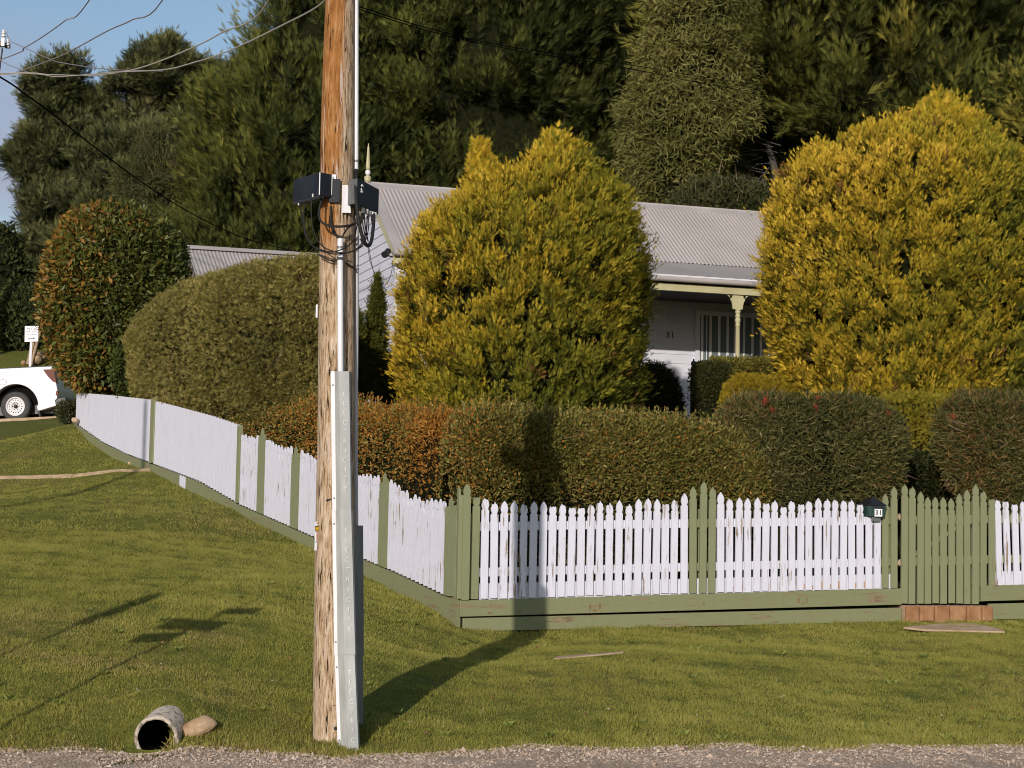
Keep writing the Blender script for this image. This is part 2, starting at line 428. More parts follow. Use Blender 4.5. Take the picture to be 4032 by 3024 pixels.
_A = np.block([[_K, _Pm], [_Pm.T, np.zeros((3, 3))]])
_sol = np.linalg.solve(_A, np.r_[ctrl[:, 2], 0, 0, 0])
def height(x, y):
    q = np.c_[np.clip(np.ravel(x), -30, 30), np.clip(np.ravel(y), -10, 70)] / 10
    out = np.empty(len(q))
    for i in range(0, len(q), 20000):
        s = q[i:i + 20000]
        out[i:i + 20000] = _phi(((s[:, None] - _X[None]) ** 2).sum(-1)) @ _sol[:-3] + _sol[-3] + s @ _sol[-2:]
    return out.reshape(np.shape(x))
def hz(x, y): return float(height(np.array([x]), np.array([y]))[0])
def edge_y(x):      # where gravel gives way to grass
    return 12.15 + 0.165 * x + 0.07 * np.sin(x * 2.1 + 0.5) + 0.04 * np.sin(x * 5.3) + 0.02 * np.sin(x * 13.1)
def np_mesh(name, v, f, tint=None, mat=None, parent=None, smooth=False):
    me = bpy.data.meshes.new(name)
    v = np.ascontiguousarray(v, dtype=np.float32); f = np.ascontiguousarray(f, dtype=np.int32)
    k = f.shape[1]
    me.vertices.add(len(v)); me.vertices.foreach_set('co', v.ravel())
    me.loops.add(f.size); me.loops.foreach_set('vertex_index', f.ravel())
    me.polygons.add(len(f))
    me.polygons.foreach_set('loop_start', np.arange(0, f.size, k, dtype=np.int32))
    me.polygons.foreach_set('loop_total', np.full(len(f), k, dtype=np.int32))
    me.polygons.foreach_set('use_smooth', np.full(len(f), smooth))
    if tint is not None:
        a = me.attributes.new('tint', 'FLOAT_COLOR', 'POINT')
        a.data.foreach_set('color', np.c_[tint, np.ones(len(tint))].astype(np.float32).ravel())
    me.update(calc_edges=True)
    return link(name, me, mat, parent)
def grid(xs, ys, zf):
    X, Y = np.meshgrid(xs, ys)
    Z = zf(X, Y)
    nx, ny = len(xs), len(ys)
    i = np.arange(nx * ny).reshape(ny, nx)
    f = np.stack([i[:-1, :-1], i[:-1, 1:], i[1:, 1:], i[1:, :-1]], -1).reshape(-1, 4)
    return np.c_[X.ravel(), Y.ravel(), Z.ravel()], f
def micro(x, y): return 0.012 * np.sin(x * 3.1 + y * 1.7) * np.sin(y * 2.7 - x) + 0.006 * np.sin(x * 9 + 2 * y) * np.sin(y * 7.3)
def gz(x, y):
    x = np.asarray(x, float); y = np.asarray(y, float)
    m = .175 * np.exp(-((x + 2.36) / .36) ** 2) * np.exp(-((y - 12.52) / .25) ** 2)
    c = -.10 * np.exp(-((x + 2.36) / .22) ** 2) * np.exp(-((y - 11.95) / .16) ** 2)
    return height(x, y) + micro(x, y) + m + c

def grass_ground_mat():
    m, nt, bs = newmat('lawn_soil_and_thatch')
    n1 = noise(nt, 0.55, 5); n2 = noise(nt, 14, 6); n3 = noise(nt, 60, 3)
    a = ramp(nt, n2, [(0.3, (0.075, 0.085, 0.016)), (0.7, (0.15, 0.155, 0.030))])
    b = ramp(nt, n2, [(0.3, (0.13, 0.10, 0.028)), (0.7, (0.26, 0.19, 0.075))])
    c = mixc(nt, ramp(nt, n1, [(0.52, 0), (0.72, 0.75)]), a, b)
    nt.links.new(c, bs.inputs['Base Color'])
    bs.inputs['Roughness'].default_value = 0.95
    bs.inputs['Specular IOR Level'].default_value = 0.1
    bump(nt, bs, n3, 0.6, 0.02)
    return m
M['lawn'] = grass_ground_mat()
def gravel_mat():
    m, nt, bs = newmat('pinkish_gravel')
    tc = nt.nodes.new('ShaderNodeTexCoord'); vo = nt.nodes.new('ShaderNodeTexVoronoi')
    vo.inputs['Scale'].default_value = 55
    nt.links.new(tc.outputs['Object'], vo.inputs['Vector'])
    n1 = noise(nt, 1.3, 5)
    c = ramp(nt, vo.outputs['Color'], [(0.1, (0.30, 0.20, 0.13)), (0.5, (0.46, 0.33, 0.22)), (0.95, (0.62, 0.49, 0.38))])
    c = mixc(nt, ramp(nt, n1, [(0.45, 0), (0.7, 0.6)]), c, (0.34, 0.22, 0.13))
    nt.links.new(c, bs.inputs['Base Color']); bs.inputs['Roughness'].default_value = 0.95
    bump(nt, bs, vo.outputs['Distance'], 1.0, 0.012)
    return m
M['gravel'] = gravel_mat()
_stm, _nt, _bs = newmat('loose_stone')
_at = _nt.nodes.new('ShaderNodeAttribute'); _at.attribute_name = 'tint'; _nt.links.new(_at.outputs['Color'], _bs.inputs['Base Color']); _bs.inputs['Roughness'].default_value = .9
M['pebble'] = _stm
xs = np.unique(np.r_[np.linspace(-300, -30, 10), np.arange(-30, -10, 1.0), np.arange(-2.7, -2.02, .02), np.arange(-10, 8, 0.14), np.arange(8, 30, 1.0), np.linspace(30, 300, 10)])
ys = np.unique(np.r_[np.linspace(-200, -10, 8), np.arange(-10, 9, 1.0), np.arange(11.8, 13.2, .025), np.arange(9, 31, 0.14), np.arange(31, 70, 0.8), np.linspace(70, 600, 12)])
v, f = grid(xs, ys, gz)
PC = P(614, 2908, 12.05); PAX = np.array([0.03, 1.0, 0.10]) / np.linalg.norm([0.03, 1.0, 0.10]); PRO = .148
fc = v[f].mean(1)
rel = fc - PC; hh_ = rel @ PAX
rad_ = np.linalg.norm(rel - hh_[:, None] * PAX, axis=1)
f = f[~((rad_ < PRO - .012) & (hh_ > .0) & (hh_ < .6))]
go = np_mesh('ground', v, f, None, M['lawn'], None, True)
tag(go, 'sloping green lawn with dry patches rising from the gravel edge', 'lawn', kind='structure')
xs = np.arange(-14, 14, 0.12)
tt = np.linspace(0, 1, 30)
Xg, Tg = np.meshgrid(xs, tt)
Yg = -14 + (edge_y(Xg) + 14) * Tg ** 0.6
Zg = gz(Xg, Yg) + 0.012 * np.clip((edge_y(Xg) - Yg) / 0.05, -1, 1) + 0.014
i = np.arange(Xg.size).reshape(Xg.shape)
f = np.stack([i[:-1, :-1], i[:-1, 1:], i[1:, 1:], i[1:, :-1]], -1).reshape(-1, 4)
ro = np_mesh('gravel_road', np.c_[Xg.ravel(), Yg.ravel(), Zg.ravel()], f, None, M['gravel'], None, True)
rg0 = np.random.default_rng(5)
npb = 42000
px_ = rg0.uniform(-5.5, 5.5, npb); py_ = edge_y(px_) + .04 - np.abs(rg0.normal(size=npb)) * .55
pz_ = gz(px_, py_) + .026
ps_ = .0045 * np.exp(rg0.normal(size=npb) * .5)
ov = np.array([(1, 0, 0), (0, 1, 0), (-1, 0, 0), (0, -1, 0), (0, 0, .8), (0, 0, -.8)])
of = np.array([(0, 1, 4), (1, 2, 4), (2, 3, 4), (3, 0, 4)])
an = rg0.uniform(0, 6.28, npb)
ex = rg0.uniform(.6, 1.3, (npb, 3))
vv = ov[None] * ex[:, None] * ps_[:, None, None]
vx = vv[..., 0] * np.cos(an)[:, None] - vv[..., 1] * np.sin(an)[:, None]; vy = vv[..., 0] * np.sin(an)[:, None] + vv[..., 1] * np.cos(an)[:, None]
pv = np.stack([vx + px_[:, None], vy + py_[:, None], vv[..., 2] + pz_[:, None]], -1).reshape(-1, 3)
pf = (of[None] + (np.arange(npb) * 6)[:, None, None]).reshape(-1, 3)
tc0 = rg0.uniform(size=npb)[:, None]
pc0 = np.array([[.30, .20, .13]]) * (1 - tc0) + np.array([[.62, .50, .40]]) * tc0
_pb = np_mesh('gravel', pv, pf, np.repeat(pc0, 6, 0), M['pebble'])
tag(_pb, 'loose pinkish gravel stones along the road edge', 'gravel', kind='stuff')
tag(ro, 'pinkish gravel road shoulder along the foot of the lawn', 'gravel road', kind='structure')

# ------------------------------------------------------------------ foliage engine
def unit(a): return a / (np.linalg.norm(a, axis=-1, keepdims=True) + 1e-9)
def vnoise(p, s, seed=0):               # cheap smooth 3-D noise in -1..1
    r = np.random.default_rng(seed)
    out = np.zeros(len(p)); amp = 1
    tot = 0
    for o in range(3):
        for _ in range(3):
            k = unit(r.normal(size=3)) * s * (1.9 ** o)
            k2 = unit(r.normal(size=3)) * s * (1.9 ** o)
            out += amp * np.sin(p @ k + r.uniform(0, 6.3)) * np.sin(p @ k2 + r.uniform(0, 6.3))
            tot += amp * 0.5
        amp *= 0.6
    return out / tot
def stamp(tv, tf, pos, d, size, tint, ref=None, rng=RNG, wid=None):
    n = len(pos)
    d = unit(d)
    rr = rng.normal(size=(n, 3)) if ref is None else ref
    x = unit(np.cross(rr, d)); z = np.cross(x, d)
    s = np.asarray(size).reshape(-1, 1, 1) * np.ones((n, 1, 1))
    w = s if wid is None else np.asarray(wid).reshape(-1, 1, 1) * np.ones((n, 1, 1))
    t = np.asarray(tv)[None]
    V = pos[:, None] + w * t[..., 0:1] * x[:, None] + s * t[..., 1:2] * d[:, None] + s * t[..., 2:3] * z[:, None]
    k = len(tv)
    Fc = (np.asarray(tf)[None] + (np.arange(n) * k)[:, None, None]).reshape(-1, np.shape(tf)[1])
    return V.reshape(-1, 3), Fc, np.repeat(tint, k, 0)
LEAF = (np.array([(0, 0, 0), (0.22, 0.45, 0.05), (0, 1, 0), (-0.22, 0.45, 0.05)]), np.array([(0, 1, 2), (0, 2, 3)]))
LONG = (np.array([(0, 0, 0), (0.10, 0.5, 0.04), (0, 1, -0.06), (-0.10, 0.5, 0.04)]), np.array([(0, 1, 2), (0, 2, 3)]))
def spray_template(n, spread, w, seed=1):
    r = np.random.default_rng(seed)
    vs = []; fs = []
    for i in range(n):
        t = (i + 0.5) / n
        side = (-1) ** i
        base = np.array([0, t * 0.55, 0])
        ang = side * spread * (1 - 0.55 * t) * r.uniform(0.7, 1.2)
        L = (1 - 0.45 * t) * r.uniform(0.55, 0.8)
        if i == n - 1: ang = 0; L = 0.5
        dr = np.array([math.sin(ang), math.cos(ang), r.uniform(-0.3, 0.3)])
        pr = np.array([math.cos(ang), -math.sin(ang), 0]) * w
        b = len(vs)
        vs += [base - pr, base + pr, base + dr * L]
        fs.append((b, b + 1, b + 2))
    return np.array(vs), np.array(fs)
SPRAY = spray_template(6, 0.85, 0.075)
TUFT = spray_template(7, 1.1, 0.05, 5)
CSPRAY = spray_template(6, 0.50, 0.034, 6)
GSPRAY = spray_template(5, 0.55, 0.06, 7)
def colmix(t, *cols):
    cols = np.array(cols); t = np.clip(t, 0, 0.9999) * (len(cols) - 1)
    i = t.astype(int); fr = (t - i)[:, None]
    return cols[i] * (1 - fr) + cols[i + 1] * fr
def plumes(base, axis, length, m, spr, tint, rng, tpl=SPRAY, droop=0.0, flat=0.8, spread=0.75, inner=None, face=None):
    """each plume: m sprays along its axis"""
    n = len(base)
    t = (np.arange(m) + rng.uniform(0, 1, (n, m))) / m
    side = unit(np.cross(axis, rng.normal(size=(n, 3)) if face is None else face + rng.normal(size=(n, 3)) * .45))
    other = np.cross(axis, side)
    pos = base[:, None] + axis[:, None] * (length[:, None] * t)[..., None]
    pos[..., 2] -= droop * (t ** 2) * length[:, None]
    sg = np.where(rng.uniform(size=(n, m)) < 0.5, -1, 1)
    d = axis[:, None] * (0.75 + 0.5 * t[..., None]) + side[:, None] * (sg * spread * (1 - 0.75 * t))[..., None] + other[:, None] * (rng.normal(size=(n, m)) * 0.35)[..., None]
    size = spr * (1.1 - 0.5 * t) * rng.uniform(0.7, 1.25, (n, m))
    tn = np.repeat(tint, m, 0) * rng.uniform(0.8, 1.2, (n * m, 1))
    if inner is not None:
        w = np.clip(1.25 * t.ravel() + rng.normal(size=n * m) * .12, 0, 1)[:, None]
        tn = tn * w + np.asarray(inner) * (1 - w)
    pos = pos.reshape(-1, 3) + rng.normal(size=(n * m, 3)) * 0.15 * spr
    ref = None if face is None else np.repeat(face, m, 0) + rng.normal(size=(n * m, 3)) * .5
    return stamp(tpl[0], tpl[1], pos, d.reshape(-1, 3), size.ravel(), tn, rng=rng, ref=ref)
class Crown:
    """body of revolution-like volume from heights with left/right extents, in real metres"""
    def __init__(s, rows, Y, depth=1.0, Yshear=None, expo=2.0, lump=0.12, lscale=2.2, seed=0):
        pts = []
        for py, L, Rr in rows:
            yl = Y if Yshear is None else Yshear(L); yr = Y if Yshear is None else Yshear(Rr)
            a = P(L, py, yl); b = P(Rr, py, yr)
            pts.append((0.5 * (a[2] + b[2]), a, b))
        pts.sort(key=lambda q: q[0])
        s.z = np.array([q[0] for q in pts])
        s.a = np.array([q[1] for q in pts]); s.b = np.array([q[2] for q in pts])
        s.depth, s.expo, s.lump, s.ls, s.seed = depth, expo, lump, lscale, seed
    def at(s, z):
        a = np.stack([np.interp(z, s.z, s.a[:, k]) for k in range(2)], -1)
        b = np.stack([np.interp(z, s.z, s.b[:, k]) for k in range(2)], -1)
        return a, b
    def surf(s, th, z, k=1.0):
        a, b = s.at(z)
        c = (a + b) / 2; h = (b - a) / 2
        r = np.linalg.norm(h, axis=-1, keepdims=True)
        hx = h / (r + 1e-6)
        hy = np.stack([-hx[..., 1], hx[..., 0]], -1)
        e = 2 / s.expo
        ct, st = np.cos(th), np.sin(th)
        cx = np.sign(ct) * np.abs(ct) ** e; sy = np.sign(st) * np.abs(st) ** e
        rd = r[..., 0] * s.depth
        p = c + hx * (r[..., 0] * cx)[..., None] * k + hy * (rd * sy)[..., None] * k
        q = np.concatenate([p, z[..., None]], -1)
        if s.lump:
            nn = vnoise(q.reshape(-1, 3), s.ls, s.seed).reshape(z.shape)
            off = (p - c) * (s.lump * nn)[..., None]
            q[..., :2] += off
        return q, np.concatenate([c, z[..., None]], -1)
    def sample(s, n, rng, front=0.72, zbias=1.0):
        # area-weighted heights
        zs = np.linspace(s.z[0], s.z[-1], 60)
        a, b = s.at(zs)
        w = np.linalg.norm(b - a, axis=-1) / 2
        dw = np.abs(np.gradient(w, zs))
        dens = (w + 0.08) * np.sqrt(1 + np.minimum(dw, 4) ** 2)
        cdf = np.cumsum(dens); cdf /= cdf[-1]
        z = np.interp(rng.uniform(size=n), np.r_[0, cdf], np.r_[zs[0], zs])
        th = np.where(rng.uniform(size=n) < front, rng.uniform(-math.pi - 0.25, 0.25, n), rng.uniform(0, math.pi, n))
        p, c = s.surf(th, z)
        p2, _ = s.surf(th, z + 0.05)
        p3, _ = s.surf(th + 0.05, z)
        nrm = unit(np.cross(p3 - p, p2 - p))
        o = p - c; flip = np.sign((nrm * o).sum(-1, keepdims=True)); flip[flip == 0] = 1
        return p, nrm * flip, c
    def core(s, k=0.8, nz=26, nt=28):
        z = np.linspace(s.z[0], s.z[-1] - 0.03 * (s.z[-1] - s.z[0]), nz)
        zz, tt = np.meshgrid(z, np.linspace(0, 2 * math.pi, nt, endpoint=False), indexing='ij')
        p, c = s.surf(tt, zz, k)
        v = p.reshape(-1, 3)
        i = np.arange(nz * nt).reshape(nz, nt)
        j = np.roll(i, -1, 1)
        f = np.stack([i[:-1], j[:-1], j[1:], i[1:]], -1).reshape(-1, 4)
        return v, f
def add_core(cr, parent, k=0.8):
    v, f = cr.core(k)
    return np_mesh('shade_core', v, f, None, M['core'], parent, True)
def trunk(parent, x, y, z0, z1, r, lean=(0, 0), mat='bark'):
    pts = [np.array([x, y, z0 - 0.2]), np.array([x + lean[0] * .3, y + lean[1] * .3, z0 + (z1 - z0) * .35]), np.array([x + lean[0], y + lean[1], z1])]
    MB().tube(smooth_path(pts), list(np.linspace(r, r * .45, 13)), 10).build('trunk', M[mat], parent)
def crown_base(cr):
    a, b = cr.at(np.array([cr.z[0]]))
    c = ((a + b) / 2)[0]
    return c
def conifer(name, label, cat, cr, K, Rc, per, L, m, spr, cols, seed, up=0.75, core=0.8, group=None, tpl=SPRAY, cfun=None, mat='needle', trunk_r=0.25, spread=0.75, front=0.75, droop=0.0, inner=(0.035, 0.045, 0.008), rough=.35, flare=.5, leader=.08, brown=.02):
    """K tufts of radius Rc on the crown surface, each a bunch of feathery plumes fanning out of one bough"""
    rng = np.random.default_rng(seed)
    c = crown_base(cr)
    g = hz(*c)
    e = empty(name, (c[0], c[1], g), label, cat, group)
    p, nr, cc = cr.sample(K, rng, front)
    push = rng.uniform(-1, .55, K) * Rc * rough * 2 + vnoise(p, .9 / Rc, seed + 3) * Rc * rough
    p = p + nr * push[:, None]
    ax0 = unit(nr + np.array([0, 0, up]) + rng.normal(size=(K, 3)) * .25)
    scale = rng.uniform(.65, 1.2, K) * np.where(rng.uniform(size=K) < leader, 1.6, 1.0)
    root = p - ax0 * (Rc * 1.35 * scale)[:, None]
    A = unit(ax0[:, None] + rng.normal(size=(K, per, 3)) * flare)
    ln = (L * scale[:, None] * rng.uniform(.7, 1.2, (K, per)))
    base = root[:, None] + A * (Rc * 1.35 * scale[:, None] - ln * .55)[..., None].clip(0, None)
    base = base.reshape(-1, 3); A = A.reshape(-1, 3); ln = ln.ravel()
    N = np.repeat(nr, per, 0)
    t = rng.uniform(0, 1, len(base)) * 0.3 + 0.35 + np.repeat(.16 * rng.normal(size=K) + 0.22 * vnoise(p, 1.0, seed + 5), per)
    if cfun is not None: t = cfun(base, N, t, rng)
    C_ = colmix(np.clip(t, 0, 1), *cols)
    brn = np.repeat(rng.uniform(size=K) < brown, per)
    C_[brn] = np.array([.26, .135, .04]) * rng.uniform(.6, 1.2, (brn.sum(), 1))
    V, Fc, T = plumes(base, A, ln, m, spr, C_, rng, tpl, droop, spread=spread, inner=inner, face=N)
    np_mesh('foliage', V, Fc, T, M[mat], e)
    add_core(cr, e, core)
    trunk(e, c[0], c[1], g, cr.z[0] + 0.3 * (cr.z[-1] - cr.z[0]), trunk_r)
    return e
def shrub(name, label, cat, cr, n, size, cols, seed, core=0.9, shell=0.10, tpl=LEAF, mat='leaf', group=None, cfun=None, outb=0.6, upb=0.3, twigs=0, front=0.75, stems=True, clump=0.0):
    rng = np.random.default_rng(seed)
    c = crown_base(cr)
    g = hz(*c)
    e = empty(name, (c[0], c[1], g), label, cat, group)
    p, nr, cc = cr.sample(n, rng, front)
    dpt = rng.uniform(-0.3, 1, n) ** 1
    nz_ = vnoise(p, 5.5, seed + 9)
    pos = p - nr * (shell * (dpt + clump * (0.5 - 0.5 * nz_)))[:, None] + rng.normal(size=(n, 3)) * size * 0.3
    d = unit(nr * outb + np.array([0, 0, upb]) + rng.normal(size=(n, 3)) * 0.75)
    t = rng.uniform(0, 1, n) * 0.6 + 0.2 + 0.2 * vnoise(p, 1.5, seed + 5)
    T = colmix(t, *cols)
    if cfun is not None: T = cfun(p, nr, T, rng)
    V, Fc, T = stamp(tpl[0], tpl[1], pos, d, size * rng.uniform(0.6, 1.3, n), T, rng=rng)
    np_mesh('foliage', V, Fc, T, M[mat], e)
    if twigs:
        p, nr, cc = cr.sample(twigs, rng, front)
        d = unit(nr * 0.5 + np.array([0, 0, 0.3]) + rng.normal(size=(twigs, 3)) * 0.8)
        V, Fc, T = stamp(np.array([(-.02, 0, 0), (.02, 0, 0), (0.0, 1, .05)]), np.array([(0, 1, 2)]), p - nr * shell * .5, d, size * rng.uniform(2, 4, twigs), np.tile(np.array([[.30, .21, .13]]), (twigs, 1)), rng=rng)
        tag(np_mesh('twigs', V, Fc, T, M['leaf'], e), kind='stuff')
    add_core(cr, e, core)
    if stems:
        trunk(e, c[0], c[1], g, cr.z[0] + 0.25 * (cr.z[-1] - cr.z[0]), 0.06)
    return e

# ------------------------------------------------------------------ fences
def fs_of(px, py): return float(np.dot(FP(px, py) - FF0, U2))
def ffp(s, z, t=0.0): return FF0 + U2 * s - V2 * t + ZZ * z
def zline(pxl, pyl, pxr, pyr):
    a, b = FP(pxl, pyl), FP(pxr, pyr)
    sa, sb = np.dot(a - FF0, U2), np.dot(b - FF0, U2)
    return lambda s: a[2] + (b[2] - a[2]) * (s - sa) / (sb - sa)
Z_BOT = zline(1900, 2355, 3315, 2320)      # foot of the pickets
Z_R1 = zline(1900, 2073, 3315, 2052)       # upper rail centre
Z_R2 = zline(1900, 2253, 3315, 2217)
Z_P1T = zline(1900, 2361, 3315, 2322)
Z_P1B = zline(1900, 2425, 3315, 2386)
Z_P2T = zline(1900, 2431, 3315, 2397)
Z_P2B = zline(1900, 2484, 3315, 2452)
def picket_shape(w, h, broken=0, seed=0):
    """outline of one picket, x across and y up: square shoulders, a neck, a bulb and a point"""
    a = w / 2
    r = random.Random(seed)
    top = [(a, h - 0.128), (a * .70, h - 0.117), (a * .93, h - 0.092), (a * .97, h - 0.070), (a * .72, h - 0.036)]
    pts = [(-a, 0), (a, 0)] + top
    if broken == 0: tip = [(0.0, h)]
    elif broken == 1: tip = [(a * .35, h - 0.022), (a * .1, h - 0.03), (-a * .2, h - 0.012)]
    elif broken == 2: tip = [(a * .5, h - 0.045), (a * .1, h - 0.038), (-a * .35, h - 0.05)]
    else: tip = [(a * .25, h - 0.018), (a * .05, h - 0.005), (-a * .05, h - 0.03), (-a * .5, h - 0.026)]
    left = [(-x, y) for x, y in reversed(top)]
    return [(x + (r.uniform(-.0012, .0012) if 1 < i else 0), y) for i, (x, y) in enumerate(pts + tip + left)]
def put_picket(name, base, ax, out, h, w, mat, parent, broken=0, thick=0.019, lean=0.0, seed=0):
    az = ZZ + ax * lean
    pts = [base + ax * x + az * y for x, y in picket_shape(w, h, broken, seed)]
    return MB().prism(pts[::-1], out * thick).build(name, mat, parent)
random.seed(3)
cx, cy = FF0[0], FF0[1]
fence = empty('picket_fence', (cx, cy, hz(cx, cy)), 'long white picket fence with sage green posts facing the road, left of the gate', 'picket fence')
def bay(parent, pxs, tops, broken, mat, name='picket', w=0.0725, t=0.03, py=2200, zb=None):
    for i, (px, tp) in enumerate(zip(pxs, tops)):
        s = fs_of(px, py)
        z0 = (Z_BOT(s) if zb is None else zb(s)) + random.uniform(-.006, .006)
        z1 = FP(px, tp)[2]
        put_picket(name, ffp(s, z0, t), U2, -V2, z1 - z0, w * random.uniform(.96, 1.03), mat, parent, broken[i % len(broken)], lean=random.uniform(-.008, .008) - (.035 if px > 3920 else 0), seed=int(px))
# first white bay
px1 = [1903, 1941, 1979, 2016, 2054, 2092, 2131, 2168, 2205, 2243, 2281, 2317, 2355, 2392, 2430, 2468, 2505, 2540, 2577, 2612, 2647, 2688]
tp1 = [1957, 1974, 1972, 1972, 1979, 1974, 1975, 1979, 1980, 1984, 1985, 1982, 1970, 1978, 1970, 1982, 1964, 1962, 1965, 1970, 1963, 1942]
bk1 = [1, 3, 0, 0, 1, 0, 0, 2, 1, 2, 2, 1, 3, 3, 0, 3, 0, 0, 0, 2, 1, 0]
bay(fence, px1, tp1, bk1, M['white'])
px2 = [2831, 2866, 2901, 2937, 2972, 3006, 3041, 3078, 3111, 3144, 3177, 3213, 3246, 3279, 3312, 3346, 3380]
tp2 = [1938, 1960, 1959, 1961, 1959, 1968, 1968, 1982, 1968, 1972, 1968, 1961, 1962, 1963, 1966, 1966, 1973]
bk2 = [0, 1, 0, 0, 0, 2, 3, 2, 1, 2, 1, 0, 3, 1, 1, 3, 2]
bay(fence, px2, tp2, bk2, M['white'])
for px in (3413, 3446):                      # two short ones under the letterbox
    s = fs_of(px, 2200)
    z0, z1 = Z_BOT(s), FP(px, 2038)[2]
    MB().box(ffp(s, (z0 + z1) / 2, 0.04), .072, .019, z1 - z0, U2, V2).build('picket', M['white'], fence)
bay(fence, [2722, 2760, 2795], [1916, 1896, 1917], [0, 0, 0], M['green'], name='green_picket', w=.074, t=.032)
bay(fence, [1866, 3477, 3512], [1942, 1945, 1916], [2, 0, 0], M['green'], name='green_picket', w=.074, t=.032)
bay(fence, [1851], [2004], [2], M['green'], name='green_picket', w=.05, t=.008)
# corner post of two broad boards
for px, tp, w, t, bk in ((1826, 1905, .075, .055, 0),):
    s = fs_of(px, 2200)
    z0, z1 = Z_BOT(s) - .01, FP(px, tp)[2]
    put_picket('corner_post', ffp(s, z0, t), U2, -V2, z1 - z0, w, M['green'], fence, bk)
s = fs_of(1816, 2200)
MB().box(ffp(s - .005, (Z_BOT(s) + FP(1816, 1950)[2]) / 2, .02), .085, .07, FP(1816, 1950)[2] - Z_BOT(s), U2, V2).build('corner_post', M['green'], fence, .004)
s = fs_of(1806, 2200)
put_picket('corner_post', ffp(s, Z_BOT(s), .0), -V2, -U2, FP(1804, 1915)[2] - Z_BOT(s), .07, M['green'], fence, 3)
def rail(name, s0, s1, zf, hgt, t, thick, mat, parent, off=0.0):
    lo = [ffp(s0, zf(s0) - hgt / 2 + off, t), ffp(s1, zf(s1) - hgt / 2 + off, t), ffp(s1, zf(s1) - hgt / 2 + off, t - thick), ffp(s0, zf(s0) - hgt / 2 + off, t - thick)]
    hi = [p + ZZ * hgt for p in lo]
    return MB().hexa(lo, hi).build(name, mat, parent, .002)
S0, SG = fs_of(1885, 2200), fs_of(3530, 2200)
SC0 = fs_of(1802, 2400)
SR = [S0, fs_of(2705, 2200), fs_of(2813, 2200), fs_of(3460, 2200), SG]
for k in range(4): rail('rail', SR[k] + .001, SR[k + 1] - .001, Z_R1, .083, .026, .035, M['green' if k % 2 else 'white'], fence)
SR = [S0, fs_of(2705, 2200), fs_of(2813, 2200), fs_of(3460, 2200), SG]
for k in range(4): rail('rail', SR[k] + .001, SR[k + 1] - .001, Z_R2, .083, .026, .035, M['green' if k % 2 else 'white'], fence)
rail('kick_board', S0, SG, lambda s: (Z_BOT(s) + Z_P1T(s)) / 2 + .07, .155, .022, .02, M['white'], fence)
def plank(name, s0, s1, zt, zb, t, thick, mat, parent, bev=.004):
    lo = [ffp(s0, zb(s0), t), ffp(s1, zb(s1), t), ffp(s1, zb(s1), t - thick), ffp(s0, zb(s0), t - thick)]
    hi = [ffp(s0, zt(s0), t), ffp(s1, zt(s1), t), ffp(s1, zt(s1), t - thick), ffp(s0, zt(s0), t - thick)]
    return MB().hexa(lo, hi).build(name, mat, parent, bev)
plank('plinth_board', SC0 + .005, SG + .03, Z_P1T, Z_P1B, .058, .04, M['green_h'], fence)
plank('plinth_board', SC0 + .04, SG + .03, Z_P2T, Z_P2B, .050, .04, M['green_h'], fence)
M['rust'] = surf('rust_stain', (0.15, 0.10, 0.04), (0.22, 0.13, 0.045), 20, .8)
for px, py, w_, h_ in ((1925, 2378, .016, .010), (1922, 2412, .045, .016), (2316, 2390, .017, .055), (2333, 2402, .030, .022), (2354, 2386, .017, .055), (3135, 2362, .016, .052), (3152, 2374, .03, .014), (3165, 2362, .016, .052), (2762, 2372, .012, .03)):
    MB().box(ffp(fs_of(px, py), FP(px, py)[2], .0590), w_, .003, h_, U2, V2).build('bolt_stain', M['rust'], fence, .001)
M['rust2'] = surf('orange_rust_streak', (0.36, 0.17, 0.05), (0.52, 0.30, 0.12), 20, .8)
for x_, h_ in ((275, .05), (487, .075), (592, .08), (697, .06), (747, .04), (803, .08), (855, .05), (903, .08), (1003, .06), (1053, .07)):
    px, py = 2700 + x_ / 1.508, 2318 - 12
    MB().box(ffp(fs_of(px, py), Z_BOT(fs_of(px, py)) + h_ / 2 + .004, .0235), .012, .003, h_, U2, V2).build('rust_streak', M['rust2'], fence, .001)
# posts of the front fence behind the rails
for px in (1815, 2760, 3500):
    sp = fs_of(px, 2200)
    MB().box(ffp(sp, Z_BOT(sp) + .33, -.07), .09, .09, 1.0, U2, V2).build('fence_post', M['green'], fence, .004)

# gate
sg = fs_of(3690, 2300)
g0 = ffp(sg, 0)
gate = empty('garden_gate', (g0[0], g0[1], Z_P1B(sg)), 'sage green picket gate with tips dipping in a curve above the stone step', 'gate')
pxg = [3549, 3579, 3612, 3642, 3672, 3703, 3735, 3766, 3796, 3828]
tpg = [1905, 1914, 1936, 1957, 1957, 1958, 1962, 1945, 1928, 1908]
ZG = zline(3549, 2374, 3828, 2376)
bay(gate, pxg, tpg, [3, 3, 0, 0, 0, 0, 0, 0, 0, 0], M['green'], name='gate_picket', w=.0745, t=.045, zb=ZG)
sa, sb_ = fs_of(3536, 2200), fs_of(3842, 2200)
rail('gate_rail', sa + .03, sb_, Z_R1, .09, .04, .03, M['green'], gate)
rail('gate_rail', sa + .03, sb_, Z_R2, .09, .04, .03, M['green'], gate)
a, b = ffp(sa + .1, Z_R2(sa) + .02, .012), ffp(sb_ - .1, Z_R1(sb_) - .02, .012)
MB().tube([a, b], .03, 4).build('gate_brace', M['green'], gate)
for py in (2035, 2215):
    s_ = fs_of(3530, py); z_ = FP(3530, py)[2]
    h_ = MB().box(ffp(s_, z_, .05), .03, .02, .05, U2, V2)
    h_.tube([ffp(s_, z_ - .035, .062), ffp(s_, z_ + .035, .062)], .008, 8)
    h_.build('hinge', M['timber'], gate)
